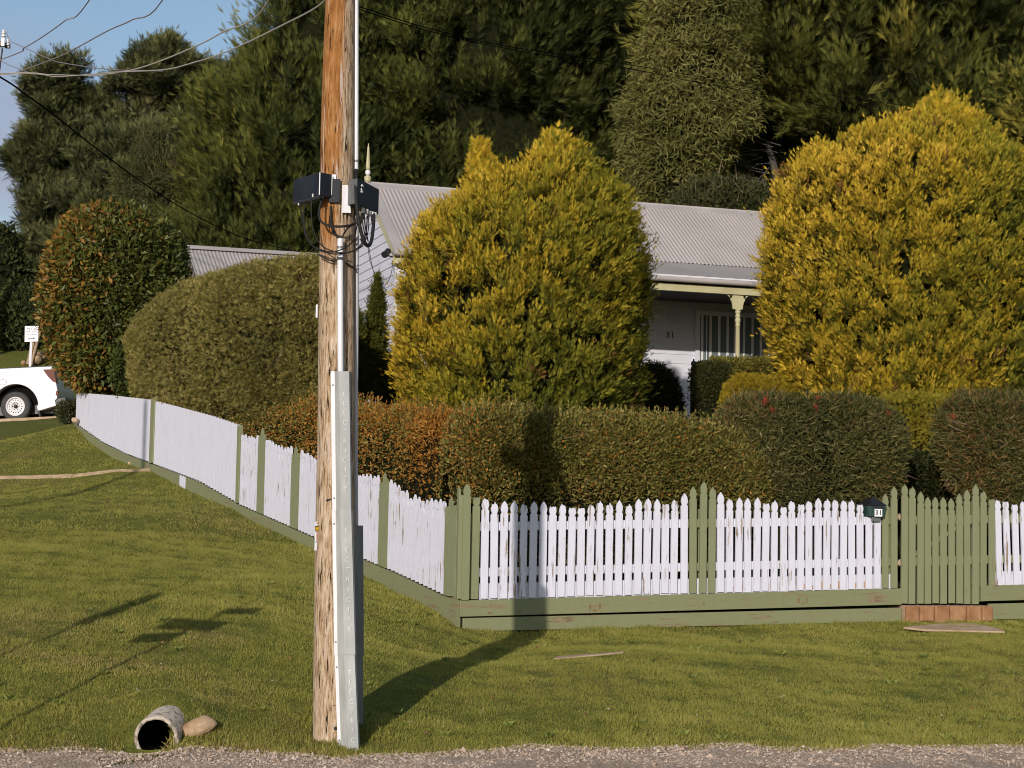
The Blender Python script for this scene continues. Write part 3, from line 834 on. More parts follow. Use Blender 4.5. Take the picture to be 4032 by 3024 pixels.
# fence right of the gate
sr = fs_of(3860, 2200)
c_ = ffp(sr, 0)
f2 = empty('picket_fence', (c_[0], c_[1], Z_P2B(sr)), 'short run of picket fence right of the gate, cut off by the right edge', 'picket fence')
bay(f2, [3862, 3897], [1930, 1952], [3, 2], M['green'], name='green_picket', w=.074, t=.032)
bay(f2, [3928 + 33.5 * k - .12 * k * k for k in range(30)], [1964, 1962, 1973, 1970, 1968, 1968, 1966, 1960] + [1966 + (k * 7) % 9 for k in range(22)], [1, 2, 2, 1, 0, 0, 1, 0], M['white'])
sr1 = fs_of(4830, 2200)
rail('rail', sr - .03, sr1, Z_R1, .083, .026, .035, M['green'], f2)
rail('rail', sr - .03, sr1, Z_R2, .083, .026, .035, M['green'], f2)
rail('kick_board', sr + .13, sr1, lambda s: (Z_BOT(s) + Z_P1T(s)) / 2 + .07, .155, .022, .02, M['white'], f2)
plank('plinth_board', fs_of(3852, 2330), sr1, lambda s: Z_P1T(s) + .005, lambda s: Z_P1B(s) + .012, .058, .04, M['green_h'], f2)
plank('plinth_board', fs_of(3885, 2330), sr1, lambda s: Z_P2T(s) + .018, Z_P2B, .050, .04, M['green_h'], f2)
MB().box(ffp(sr, Z_BOT(sr) + .33, -.07), .09, .09, 1.0, U2, V2).build('fence_post', M['green'], f2, .004)

# letterbox
sl_ = fs_of(3430, 2010); zl = FP(3430, 2010)[2]
lc = ffp(sl_, zl, 0.04)
lb = empty('letterbox', lc, 'dark green metal letterbox with a hipped roof and white 31 plate on the fence', 'letterbox')
z0, z1 = FP(3430, 2033)[2], FP(3430, 1991)[2]
bt = [ffp(sl_ + a_, z0, t_) for a_, t_ in ((-.078, .13), (.078, .13), (.078, -.13), (-.078, -.13))]
tp_ = [ffp(sl_ + a_, z1, t_) for a_, t_ in ((-.093, .14), (.093, .14), (.093, -.13), (-.093, -.13))]
body = MB().hexa(bt, tp_).build('body', M['teal'], lb, .004)
ev = [ffp(sl_ + a_, z1, t_) for a_, t_ in ((-.102, .16), (.102, .16), (.102, -.15), (-.102, -.15))]
ap = [ffp(sl_ + a_, z1 + .085, t_) for a_, t_ in ((-.02, .04), (.02, .04), (.02, -.04), (-.02, -.04))]
MB().hexa(ev, ap).build('roof', M['black'], lb, .003)
MB().box(ffp(sl_ + .004, z1 - .018, .1425), .13, .006, .016, U2, V2).build('mail_slot', M['ink'], lb)
pl = MB().box(ffp(sl_ + .002, FP(3430, 2019)[2], .146), .086, .008, .078, U2, V2).build('number_plate', M['signwhite'], lb, .001)
text_mesh('house_number', '31', .068, ffp(sl_ + .002, FP(3430, 2018.5)[2], .1515), U2, ZZ, M['ink'], pl, .001, 1.25, 0.0006)
MB().box(ffp(sl_ + .002, FP(3430, 2043)[2], .09), .088, .03, .044, U2, V2).build('bracket', M['galv_dk'], lb, .002)

# stone step and slab
st = empty('stone_step', ffp(sg, hz(*ffp(sg, 0)[:2]), .0), 'mortared brown sandstone step under the green gate', 'step')
s_a, s_b = fs_of(3540, 2400), fs_of(3880, 2400)
ztop, zbot = FP(3700, 2379)[2], FP(3700, 2450)[2]
MB().box((ffp(s_a, 0) + ffp(s_b, 0)) / 2 + ZZ * (ztop + zbot - .1) / 2 - V2 * (-.06), s_b - s_a - .015, .34, ztop - zbot + .08, U2, V2).build('mortar_bed', M['mortar'], st, .01)
cuts = [3541, 3594, 3652, 3712, 3778, 3838, 3882]
for k in range(6):
    a_, b_ = fs_of(cuts[k], 2400) + .006, fs_of(cuts[k + 1], 2400) - .006
    hgt = ztop - zbot - (.03 if k % 2 else .005)
    MB().box(ffp((a_ + b_) / 2, ztop - .012 - hgt / 2, .115 + .004 * (k % 3)), b_ - a_, .05, hgt, U2, V2).build('step_stone', M['brickstep'], st, .012)
def slab(name, pxs, label, cat, mat, th=.035, lift=.02):
    pts = []
    for px, py, Y in pxs:
        p = P(px, py, Y); p[2] = hz(p[0], p[1]) + lift
        pts.append(p)
    c = sum(pts) / len(pts)
    o = MB().prism([q - c for q in pts][::-1], (0, 0, th)).build(name, mat, None, .01)
    o.location = tuple(c)
    tag(o, label, cat)
    return o
slab('paving_slab', [(3555, 2470, 18.30), (3640, 2480, 18.15), (3960, 2484, 18.1), (3930, 2468, 18.4), (3830, 2452, 18.72), (3690, 2455, 18.62)], 'flat irregular sandstone slab in the grass below the stone step', 'paving slab', M['paver'], .022, .006)
slab('edging_stone', [(2180, 2590, 15.40), (2455, 2588, 15.60), (2460, 2575, 15.72), (2190, 2577, 15.54)], 'thin pale strip of stone half buried in the lawn before the first fence bay', 'edging stone', M['paver'], .014, .008)

# side fence
ls0 = np.dot(LP(1795, 2300) - LF0, LDIR)
def lsp(s, z, t=0.0): return LF0 + LDIR * s - LNORM * (-t) * -1 * -1 + ZZ * z if False else LF0 + LDIR * s + LNORM * t * LSIGN + ZZ * z
LSIGN = 1.0 if LNORM[0] < 0 else -1.0      # t>0 is towards the lawn (left)
def ls_of(px, py): return float(np.dot(LP(px, py) - LF0, LDIR))
def lz(tab):
    ss = [ls_of(a_, b_) for a_, b_ in tab]; zz_ = [LP(a_, b_)[2] for a_, b_ in tab]
    o_ = np.argsort(ss); ss = np.array(ss)[o_]; zz_ = np.array(zz_)[o_]
    return lambda s: float(np.interp(s, ss, zz_))
L_BOT = lz([(1775, 2346), (1560, 2246), (1490, 2218), (1176, 2081), (1045, 2024), (955, 1985), (798, 1895), (608, 1823), (500, 1783), (411, 1738), (326, 1679), (306, 1664)])
L_GND = lz([(a_, b_ + 6) for a_, b_ in LG])
L_TOPF = lz([(950, 1674), (850, 1640), (700, 1600), (596, 1574), (450, 1558), (306, 1546)])
side = empty('side_fence', (LF0[0] + LDIR[0] * 2, LF0[1] + LDIR[1] * 2, L_GND(2)), 'white side fence climbing the lawn slope, pickets near the corner then solid boards', 'fence')
LO = LNORM * LSIGN
def lpicket(s, zt, mat, name, w=.072, broken=0, t=.03, lean=0):
    z0 = L_BOT(s)
    return put_picket(name, LF0 + LDIR * s + LO * t + ZZ * z0, LDIR * -1, LO, zt - z0, w, mat, side, broken, .019, lean, int(s * 1000))
posts = [(1788, 1790, 1955), (1523, 1525, 1862), (1168, 1170, 1757), (1033, 1035, 1686)]
sp_ = [ls_of(p[0], 2200) for p in posts]
s_end = ls_of(948, 1980)
def picket_run(sa, sb, ta, tb, dip):
    n = int(round((sb - sa) / .098))
    for k in range(n):
        u = (k + .5) / n
        s = sa + (sb - sa) * u
        zt = ta + (tb - ta) * u - dip * math.sin(math.pi * u) + random.uniform(-.012, .008)
        if sa < 1.8 and k == 8: zt -= .06
        lpicket(s, zt, M['white_old'], 'picket', .070 * random.uniform(.90, 1.05), random.choice([0, 1, 1, 2, 3, 3]), lean=random.uniform(-.012, .012))
za = LP(1770, 1965)[2]; zb_ = LP(1555, 1885)[2]
picket_run(sp_[0] + .10, sp_[1] - .10, za, zb_, .06)
picket_run(sp_[1] + .12, sp_[2] - .12, LP(1495, 1872)[2], LP(1186, 1766)[2], .06)
picket_run(sp_[2] + .12, sp_[3] - .12, LP(1150, 1757)[2], LP(1046, 1717)[2], .05)
picket_run(sp_[3] + .12, s_end - .06, LP(1024, 1711)[2], LP(957, 1696)[2], .04)
for (px, py, tp), s in zip(posts, sp_):
    zt = LP(px, tp)[2]
    for dx, dz in ((-.075, -.05), (0, 0), (.075, -.06)):
        lpicket(s + dx, zt + dz, M['green'], 'green_picket', .07, 3 if dx == 0 else 2, .034)
    MB().box(LF0 + LDIR * s + LO * -.06 + ZZ * (L_BOT(s) + .28), .09, .09, .95, LDIR, LNORM).build('fence_post', M['green'], side, .004)
def lrail(name, s0, s1, f0, f1, t, thick, mat, n=6, jag=0):
    for k in range(n):
        pass
    mb = MB()
    ss = np.linspace(s0, s1, n + 1)
    for a_, b_ in zip(ss[:-1], ss[1:]):
        lo = [LF0 + LDIR * a_ + LO * t + ZZ * f0(a_), LF0 + LDIR * b_ + LO * t + ZZ * f0(b_), LF0 + LDIR * b_ + LO * (t - thick) + ZZ * f0(b_), LF0 + LDIR * a_ + LO * (t - thick) + ZZ * f0(a_)]
        hi = [p + ZZ * (f1(x) - f0(x)) for p, x in zip(lo, (a_, b_, b_, a_))]
        mb.hexa(lo, hi)
    return mb.build(name, mat, side)
for off in (.22, .70):
    lrail('rail', sp_[0], s_end, lambda s: L_BOT(s) + off, lambda s: L_BOT(s) + off + .08, .026, .035, M['white'], 20)
ss = [-.02, sp_[1] + .1, sp_[2] + .3, ls_of(900, 1950), ls_of(608, 1850)]
for a_, b_ in zip(ss[:-1], ss[1:]):
    lrail('plinth_board', a_ + .004, b_ - .004, lambda s: L_GND(s) - .12, lambda s: L_BOT(s) - .015, .052, .04, M['green_h'], 12)
e_s = ls_of(306, 1660)
lrail('plinth_board', ls_of(598, 1850), e_s, lambda s: L_GND(s) - .12, lambda s: L_BOT(s) - .015, .052, .04, M['green_h'], 12)
# solid boards, tongue and groove
M['tg'] = painted_wood('white_solid_boards', (0.65, 0.65, 0.735), (0.50, 0.47, 0.46), 0.80, stretch=(5, 5, .5))
def boards(s0, s1):
    s = s0; w = .11
    mb = MB()
    while s < s1 - .02:
        e_ = min(s + w, s1)
        zz0 = L_BOT((s + e_) / 2)
        zt = L_TOPF((s + e_) / 2)
        c0 = LF0 + LDIR * (s + e_) / 2 + LO * .03
        mb.box(c0 + LO * random.uniform(-.002, .002) + ZZ * (zz0 + zt) / 2, e_ - s - .009, .018, zt - zz0, LDIR, LNORM)
        s = e_
    mb.build('board_panel', M['tg'], side)
    lrail('panel_backing', s0, s1, lambda s: L_BOT(s) + .01, lambda s: L_TOPF(s) - .02, .018, .012, M['white'], 12)
sP = ls_of(608, 1830)
boards(s_end + .04, sP - .06)
boards(sP + .08, e_s)
for s, tp, w in ((s_end, (948, 1676), .10), (sP, (608, 1572), .17)):
    zt = LP(*tp)[2]
    zb = L_BOT(s)
    MB().box(LF0 + LDIR * s + LO * .035 + ZZ * (zt + zb) / 2, w, .045, zt - zb, LDIR, LNORM).build('cover_post', M['green'], side, .004)
lrail('plinth_patch', ls_of(745, 1900), ls_of(722, 1900), lambda s: L_GND(s) - .12, lambda s: L_BOT(s) - .012, .056, .004, M['white'], 1)

# timber edging across the lawn
pts = []
for px, py, Y in [(-60, 1909, 26.7), (120, 1902, 26.6), (270, 1885, 26.4), (290, 1881, 26.35), (450, 1868, 26.1), (600, 1852, 25.7)]:
    p = P(px, py, Y); p[2] = hz(p[0], p[1]) + .005; pts.append(p)
ed = MB()
for a_, b_ in zip(pts[:-1], pts[1:]):
    d_ = b_ - a_; L_ = np.linalg.norm(d_); d_ = d_ / L_
    n_ = unit(np.cross(d_, ZZ))
    ed.box((a_ + b_) / 2 - ZZ * .03, L_ * .998, .09, .12, d_, n_, np.cross(d_, n_) * -1)
c_ = pts[2].copy()
o = ed.build('timber_edging', M['timber'], None)
tag(o, 'line of weathered timber sleepers laid across the upper lawn up to the side fence', 'garden edging')
bpy.context.view_layer.update()

# ------------------------------------------------------------------ culvert pipe and stones
cY = 12.05
pc = PC; axp = PAX
pm = MB()
ro_, ri_ = PRO, .122
n_ = 48
e1_ = unit(np.cross(axp, ZZ)); e2_ = np.cross(e1_, axp)
rj = np.random.default_rng(3).normal(size=n_) * .0025
def ring(r, h, j=0): return [pc + axp * (h + j * rj[k] * 2) + (r + j * rj[k]) * (math.cos(2 * math.pi * k / n_) * e1_ + math.sin(2 * math.pi * k / n_) * e2_) for k in range(n_)]
def loft(lay):
    vs = [p for r_ in lay for p in r_]
    return MB().add(vs, [(i_ * n_ + k, i_ * n_ + (k + 1) % n_, (i_ + 1) * n_ + (k + 1) % n_, (i_ + 1) * n_ + k) for i_ in range(len(lay) - 1) for k in range(n_)], True)
cv = loft([ring(ro_, .62), ring(ro_, .012), ring(ro_ - .006, 0, 1), ring(ri_ + .004, 0, 1), ring(ri_, .012)]).build('culvert_pipe', M['concrete'], None)
tag(cv, 'round concrete drain pipe with a dark mouth at the gravel edge', 'drain pipe')
M['pipe_shade'] = plain('pipe_shade_black', (0.006, 0.005, 0.004), 1.0, spec=0.05)  # shade of the pipe's depth put into a near-black colour
pi_ = loft([ring(ri_, .012), ring(ri_, .62)])
pi_.add(ring(ri_, .61), [tuple(range(n_))])
pi_.build('shaded_interior', M['pipe_shade'], cv)
def rock(name, px, py, Y, sx, sy, sz, label, cat, mat, seed, parent=None, sink=.3, rot=0, group=None, tilt=0):
    rg = np.random.default_rng(seed)
    c = P(px, py, Y)
    u_, v_ = np.meshgrid(np.linspace(0, 2 * math.pi, 20, endpoint=False) + .1, np.linspace(.12, math.pi - .12, 12))
    d_ = np.stack([np.sin(v_) * np.cos(u_), np.sin(v_) * np.sin(u_), np.cos(v_)], -1).reshape(-1, 3)
    nn = vnoise(d_ * 1.4, 1.6, seed)
    d_ = d_ * (1 + .20 * nn + .07 * vnoise(d_ * 3.1, 2.2, seed + 50))[:, None]
    d_ = np.sign(d_) * np.abs(d_) ** .8
    d_ = d_ * np.array([sx, sy, sz]) / 2
    ct, st_ = math.cos(rot), math.sin(rot)
    d_ = np.c_[d_[:, 0] * ct - d_[:, 1] * st_, d_[:, 0] * st_ + d_[:, 1] * ct, d_[:, 2]]
    c2, s2 = math.cos(tilt), math.sin(tilt)
    d_ = np.c_[d_[:, 0] * c2 - d_[:, 2] * s2, d_[:, 1], d_[:, 0] * s2 + d_[:, 2] * c2]
    i_ = np.arange(240).reshape(12, 20); j_ = np.roll(i_, -1, 1)
    f_ = np.stack([i_[:-1], i_[1:], j_[1:], j_[:-1]], -1).reshape(-1, 4).tolist() + [list(i_[0]), list(i_[-1])[::-1]]
    m_ = MB().add(d_, f_, False)
    o_ = m_.build(name, mat, None)
    o_.location = tuple(c)
    tag(o_, label, cat, group)
    return o_
rock('flat_rock', 782, 2866, 12.22, .235, .12, .125, 'flat tan rock leaning on the bank beside the drain pipe', 'rock', M['stone'], 4, tilt=.45, rot=.2)
rock('rock', 40, 2960, 11.75, .10, .06, .05, 'small pale stone at the gravel edge, far left', 'rock', M['paver'], 8)
rock('rock', 296, 1655, 29.0, .11, .10, .09, 'pinkish stone at the foot of the round bush by the fence end', 'rock', M['paver'], 9)
rock('rock', 512, 1824, 26.6, .07, .06, .05, 'two pale pebbles on the grass against the side fence base', 'rock', M['paver'], 10)

# ------------------------------------------------------------------ utility pole
PY_ = 12.48
up_ = empty('utility_pole', P(1325, 2925, PY_), 'weathered timber utility pole with cable boxes and steel guards in the foreground', 'utility pole')
prof = [(2990, 1229, 1403), (2900, 1231, 1402), (2700, 1232, 1400), (2450, 1235, 1399), (2200, 1238, 1398), (1900, 1245, 1397), (1700, 1249, 1396), (1200, 1254, 1396), (900, 1259, 1395), (500, 1262, 1394), (200, 1272, 1395), (0, 1281, 1396), (-600, 1300, 1397), (-1500, 1325, 1395), (-2600, 1345, 1392)]
ptsc, rad = [], []
for py, l, r in prof:
    a_, b_ = P(l, py, PY_), P(r, py, PY_)
    ptsc.append((a_ + b_) / 2); rad.append(np.linalg.norm(b_ - a_) / 2 * .985)
nz, na = 150, 64
zs_ = np.linspace(ptsc[0][2] - .15, ptsc[-1][2], nz)
cz = np.array([p[2] for p in ptsc])
cxs = np.interp(zs_, cz, [p[0] for p in ptsc]); cys = np.interp(zs_, cz, [p[1] for p in ptsc]); rr_ = np.interp(zs_, cz, rad)
th = np.linspace(0, 2 * math.pi, na, endpoint=False)
TH, ZM = np.meshgrid(th, zs_)
q3 = np.stack([np.cos(TH) * 6, np.sin(TH) * 6, ZM * .7], -1).reshape(-1, 3)
dn = vnoise(q3, 1.0, 77).reshape(TH.shape)
rr2 = rr_[:, None] * (1 + .018 * dn)
X_ = cxs[:, None] + rr2 * np.cos(TH); Y_ = cys[:, None] + rr2 * np.sin(TH)
i_ = np.arange(nz * na).reshape(nz, na); j_ = np.roll(i_, -1, 1)
f_ = np.stack([i_[:-1], j_[:-1], j_[1:], i_[1:]], -1).reshape(-1, 4)
np_mesh('pole_shaft', np.c_[X_.ravel(), Y_.ravel(), ZM.ravel()], f_, None, M['pole'], up_, True)
def poly_tube(name, pts, r, mat, parent, n=8, k=6):
    q = [P(*p) for p in pts]
    return MB().tube(smooth_path(q, k), r, n).build(name, mat, parent)
# galvanised cable guards
def guard(secs, mat, fl_mat, lip=.012):
    """secs: rows of (py, [px..], [Y..]) describing cross-section edges from left flange round to the back"""
    out = []
    for (py0, xs0, ys0), (py1, xs1, ys1) in zip(secs[:-1], secs[1:]):
        top = [P(x, py0, y) for x, y in zip(xs0, ys0)]
        bot = [P(x, py1, y) for x, y in zip(xs1, ys1)]
        n = len(top)
        mb = MB().add(top + bot, [(i, i + 1, n + i + 1, n + i) for i in range(n - 1)])
        out.append((mb, top, bot))
    return out
GY = [12.332, 12.325, 12.30, 12.225, 12.255, 12.40]
def guard_row(py, ex):
    return (py, ex, GY)
rows_g = [[guard_row(1462, [1303, 1319, 1321, 1336, 1373, 1377]), guard_row(2012, [1309, 1325, 1327, 1343, 1380, 1385])],
          [guard_row(2008, [1308, 1323, 1325, 1341, 1381, 1387]), guard_row(2578, [1317, 1331, 1333, 1357, 1397, 1402])],
          [guard_row(2572, [1318, 1332, 1334, 1353, 1394, 1400]), guard_row(2965, [1331, 1345, 1347, 1374, 1411, 1416])]]
txt = [('ELECTRICITY', 1555, 1925), ('ELECTRICITY', 2090, 2480), ('ELECTRICITY', 2650, 3030)]
for gi, rw in enumerate(rows_g):
    dy = [0, -.006, .0][gi]
    (mb, top, bot), = guard([(py, ex, [y + dy for y in ys]) for py, ex, ys in rw], None, None)
    n = 6
    mbf = MB().add([top[0], top[1], bot[1], bot[0]], [(0, 1, 2, 3)])
    mbg = MB().add(top[1:] + bot[1:], [(i, i + 1, 5 + i + 1, 5 + i) for i in range(4)])
    g_ = mbg.build('cable_guard', M['galv'], up_)
    fl = mbf.build('guard_flange', M['galv_flange'], g_)
    for o_ in (g_, fl):
        m_ = o_.modifiers.new('thick', 'SOLIDIFY'); m_.thickness = .003; m_.offset = -1
    sm_ = MB()
    for k, py in enumerate((rw[0][0] + 55, rw[1][0] - 50)):
        f = (py - rw[0][0]) / (rw[1][0] - rw[0][0])
        sc = top[0] * (1 - f) + bot[0] * f; sc2 = top[1] * (1 - f) + bot[1] * f
        sm_.lathe((sc + sc2) / 2 + np.array([0, -.001, 0]), [(0, -.004), (.006, -.003), (.007, .0)], 10, ax=(0, 1, 0))
    sm_.build('screw', M['galv_dk'], g_)
    # embossed letters run down the right-hand face
    wd_, y0, y1 = txt[gi]
    for k, ch in enumerate(wd_):
        py = y0 + (y1 - y0) * k / (len(wd_) - 1)
        f = (py - rw[0][0]) / (rw[1][0] - rw[0][0])
        if f > .985: continue
        c3 = top[3] * (1 - f) + bot[3] * f; c4 = top[4] * (1 - f) + bot[4] * f
        ax_ = unit(c4 - c3); dn_ = unit(bot[3] - top[3])
        ay_ = -unit(dn_ - ax_ * np.dot(dn_, ax_))
        no_ = unit(np.cross(ax_, ay_))
        if no_[1] > 0: no_ = -no_
        cc = c3 * .48 + c4 * .52 + no_ * .0035
        text_mesh('embossed_letter', ch, .048, cc, ax_, ay_, M['emboss'], g_, .003, 1, -.0004)
# far-side guard and lower conduit, shade put into their darker colours
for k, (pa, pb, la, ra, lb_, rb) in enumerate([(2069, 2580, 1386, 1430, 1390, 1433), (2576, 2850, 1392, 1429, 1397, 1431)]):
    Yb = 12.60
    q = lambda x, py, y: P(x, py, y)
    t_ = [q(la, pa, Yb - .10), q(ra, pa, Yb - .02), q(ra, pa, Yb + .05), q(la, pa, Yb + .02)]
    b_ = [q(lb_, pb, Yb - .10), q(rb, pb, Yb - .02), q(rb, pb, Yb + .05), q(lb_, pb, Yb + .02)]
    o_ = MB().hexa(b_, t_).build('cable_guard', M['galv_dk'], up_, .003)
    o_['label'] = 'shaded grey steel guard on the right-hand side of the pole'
poly_tube('conduit', [(1403, -2600, 12.50), (1403, -300, 12.50), (1403, 300, 12.50), (1402, 670, 12.50)], .0165, M['pvc'], up_, 12, 3)
poly_tube('conduit', [(1404, 860, 12.52), (1404, 1200, 12.52), (1401, 1500, 12.54), (1400, 1800, 12.56), (1402, 2080, 12.58)], .0160, M['pvc_shade'], up_, 12, 3)
poly_tube('conduit', [(1340, 940, 12.31), (1340, 1200, 12.31), (1341, 1475, 12.31)], .0205, M['pvc'], up_, 14, 3)
cl = MB()
for px, py, Y, r in ((1340, 975, 12.31, .0225), (1340, 1018, 12.31, .023), (1403, 635, 12.50, .019), (1404, 948, 12.52, .018), (1404, 1060, 12.52, .018), (1402, 1131, 12.53, .019), (1403, 990, 12.52, .018)):
    p_ = P(px, py, Y)
    cl.tube([p_ - ZZ * .008, p_ + ZZ * .008], r, 14)
cl.build('conduit_clip', M['galv_dk'], up_)
cl = MB().box(P(1322, 975, 12.37), .03, .006, .022)
cl.lathe(P(1320, 975, 12.365), [(0, -.006), (.006, -.005), (.006, 0)], 8, ax=(0, 1, 0))
cl.build('saddle_clip', M['galv'], up_)
# left box
A = P(1260, 677, 12.25); B_ = P(1155, 710, 12.55); C_ = P(1307, 686, 12.33)
zt_, zb2 = A[2], P(1258, 770, 12.25)[2]
A[2] = B_[2] = C_[2] = 0
D_ = B_ + C_ - A
bx = MB().hexa([q + ZZ * zb2 for q in (A, C_, D_, B_)], [q + ZZ * zt_ for q in (A, C_, D_, B_)]).build('junction_box', M['box'], up_, .006)
dirL, dirR = unit(B_ - A), unit(C_ - A)
MB().box(A + dirL * .17 - unit(np.cross(ZZ, dirL)) * 0 + ZZ * zb2 - ZZ * .008, .36, .02, .016, dirL, dirR).build('box_lip', M['black'], bx, .002)
MB().tube([A + ZZ * (zb2 + .004) - dirR * .001 - dirL * .001, A + ZZ * (zt_ - .004) - dirR * .001 - dirL * .001], .0045, 6).build('box_edge_strip', M['galv_flange'], bx)
MB().tube([C_ + ZZ * (zb2 + .02) - dirL * .004, C_ + ZZ * (zt_ - .01) - dirL * .004], .0035, 6).build('box_edge_strip', M['galv'], bx)
MB().box(P(1318, 752, 12.345), .075, .02, .165).build('mounting_plate', M['box'], bx, .003)
MB().box(P(1316, 697, 12.352), .028, .006, .035).build('mounting_tab', M['galv_flange'], bx, .001)
# right box
A2 = P(1409, 700, 12.28); B2 = P(1493, 744, 12.70); C2 = P(1372, 703, 12.36)
zt2, zb3 = A2[2], P(1409, 803, 12.28)[2]
A2[2] = B2[2] = C2[2] = 0
D2 = B2 + C2 - A2
bx2 = MB().hexa([q + ZZ * zb3 for q in (A2, B2, D2, C2)], [q + ZZ * zt2 for q in (A2, B2, D2, C2)]).build('junction_box', M['box'], up_, .006)
dL2 = unit(B2 - A2)
nn2 = unit(np.cross(dL2, ZZ))
if nn2[1] > 0: nn2 = -nn2
MB().box((A2 + C2) / 2 + ZZ * (zt2 + zb3) / 2 - unit(B2 - A2) * .004, np.linalg.norm(A2 - C2) * .96, .006, zt2 - zb3 - .01, unit(A2 - C2), unit(B2 - A2)).build('box_end_plate', M['galv_dk'], bx2, .001)
bl = MB()
rg_ = np.random.default_rng(2)
for _ in range(9):
    c_ = A2 + dL2 * (.07 + rg_.uniform(-.02, .02)) + ZZ * (zt2 - .055 + rg_.uniform(-.035, .035)) + nn2 * .004
    bl.lathe(c_, [(0, .008), (.007, .005), (.009, 0)], 7, ax=nn2)
bl.build('bird_lime', M['ceramic'], bx2)
for u_, dz in ((.12, .17), (.33, .16)):
    pass
MB().hexa([P(1346, 838, 12.35), P(1382, 838, 12.36), P(1382, 838, 12.375), P(1346, 838, 12.365)], [P(1347, 729, 12.35), P(1370, 728, 12.36), P(1370, 728, 12.375), P(1347, 729, 12.365)]).build('mounting_plate', M['galv_flange'], bx2, .001)
for px, py, Y in ((1456, 842, 12.5), (1467, 845, 12.52), (1478, 848, 12.55), (1430, 830, 12.38), (1445, 835, 12.42)):
    p_ = P(px, py, Y); MB().tube([p_ - ZZ * .015, p_ + ZZ * .02], .011, 8).build('cable_gland', M['galv'], bx2)
for px, py, Y in ((1176, 800, 12.48), (1232, 772, 12.32), (1270, 778, 12.3)):
    p_ = P(px, py, Y); MB().tube([p_ - ZZ * .015, p_ + ZZ * .015], .007, 8).build('cable_gland', M['galv'], bx)
# cables
cab = [([(1403, 670, 12.48), (1402, 720, 12.32), (1404, 800, 12.22), (1414, 880, 12.20), (1432, 945, 12.22), (1448, 968, 12.28), (1462, 950, 12.36), (1470, 890, 12.45), (1472, 845, 12.5)], .0125),
       ([(1270, 780, 12.3), (1258, 820, 12.27), (1258, 862, 12.25), (1283, 884, 12.22), (1330, 892, 12.22), (1375, 888, 12.28), (1400, 880, 12.4)], .0085),
       ([(1303, 812, 12.36), (1303, 870, 12.33), (1312, 910, 12.32), (1335, 940, 12.31)], .0085),
       ([(1390, 880, 12.36), (1362, 908, 12.33), (1345, 940, 12.31)], .006),
       ([(1184, 805, 12.48), (1190, 860, 12.40), (1202, 920, 12.35), (1228, 965, 12.3), (1270, 985, 12.25), (1310, 992, 12.23), (1360, 975, 12.25), (1392, 945, 12.33), (1403, 900, 12.42), (1412, 850, 12.42)], .0045),
       ([(1204, 790, 12.42), (1196, 850, 12.38), (1206, 920, 12.33), (1235, 972, 12.28), (1290, 996, 12.22), (1350, 998, 12.22), (1410, 975, 12.3), (1440, 920, 12.38), (1446, 850, 12.42)], .0045),
       ([(1228, 780, 12.34), (1226, 850, 12.30), (1234, 905, 12.28), (1262, 962, 12.25), (1320, 992, 12.2), (1390, 990, 12.24), (1436, 950, 12.34), (1428, 880, 12.38), (1424, 830, 12.38)], .0045),
       ([(1250, 1000, 12.34), (1290, 1022, 12.31), (1326, 1028, 12.31)], .005),
       ([(1362, 1035, 12.36), (1382, 1048, 12.4), (1398, 1055, 12.48)], .005),
       ([(1432, 835, 12.4), (1436, 880, 12.4), (1444, 930, 12.42), (1450, 950, 12.44), (1440, 900, 12.44), (1434, 840, 12.44)], .0035),
       ([(1448, 840, 12.45), (1452, 890, 12.45), (1440, 945, 12.4), (1428, 955, 12.36), (1420, 920, 12.36), (1416, 880, 12.38)], .0035),
       ([(1460, 845, 12.5), (1466, 900, 12.5), (1456, 955, 12.42), (1432, 962, 12.36), (1418, 940, 12.34)], .0035)]
for pts, r in cab:
    poly_tube('cable', pts, r, M['cable'], up_, 8, 6)
cabl = poly_tube('cable', [(1449, 965, 12.3), (1455, 1020, 12.6), (1470, 1065, 13.2)], .002, M['cable'], up_, 6, 4)
# number strip on the left edge
tg = MB().hexa([P(1238, 2168, 12.44), P(1257, 2166, 12.385), P(1257, 2166, 12.40), P(1238, 2168, 12.455)], [P(1241, 2054, 12.44), P(1259, 2052, 12.385), P(1259, 2052, 12.40), P(1241, 2054, 12.455)]).build('number_strip', M['signwhite'], up_)
def onstrip(name, pa, pb, xa, xb, mat, dy=.004):
    ya = 12.44 - (xa - 1240) / 18.5 * .055 - dy; yb = 12.44 - (xb - 1240) / 18.5 * .055 - dy
    MB().add([P(xa, pb, ya), P(xb, pb, yb), P(xb, pa, yb), P(xa, pa, ya)], [(0, 1, 2, 3)]).build(name, mat, tg)
onstrip('strip_band', 2070, 2092, 1240.5, 1257, M['ink'])
onstrip('strip_mark', 2074, 2089, 1242, 1256, M['yellow'], .006)
for k, py in enumerate((2060, 2096, 2104, 2111, 2118, 2125)):
    onstrip('strip_mark', py - 3, py + 2, 1246 - (k % 2), 1253 + (k % 3) * .6, M['redink'])
for k, py in enumerate((2134, 2143, 2152, 2160)):
    onstrip('strip_mark', py - 3, py + 2, 1242, 1254 - (k % 2) * 3, M['ink_grey'])
MB().box(P(1247, 1225, 12.45), .012, .004, .09).build('loose_tag', M['galv_flange'], up_)

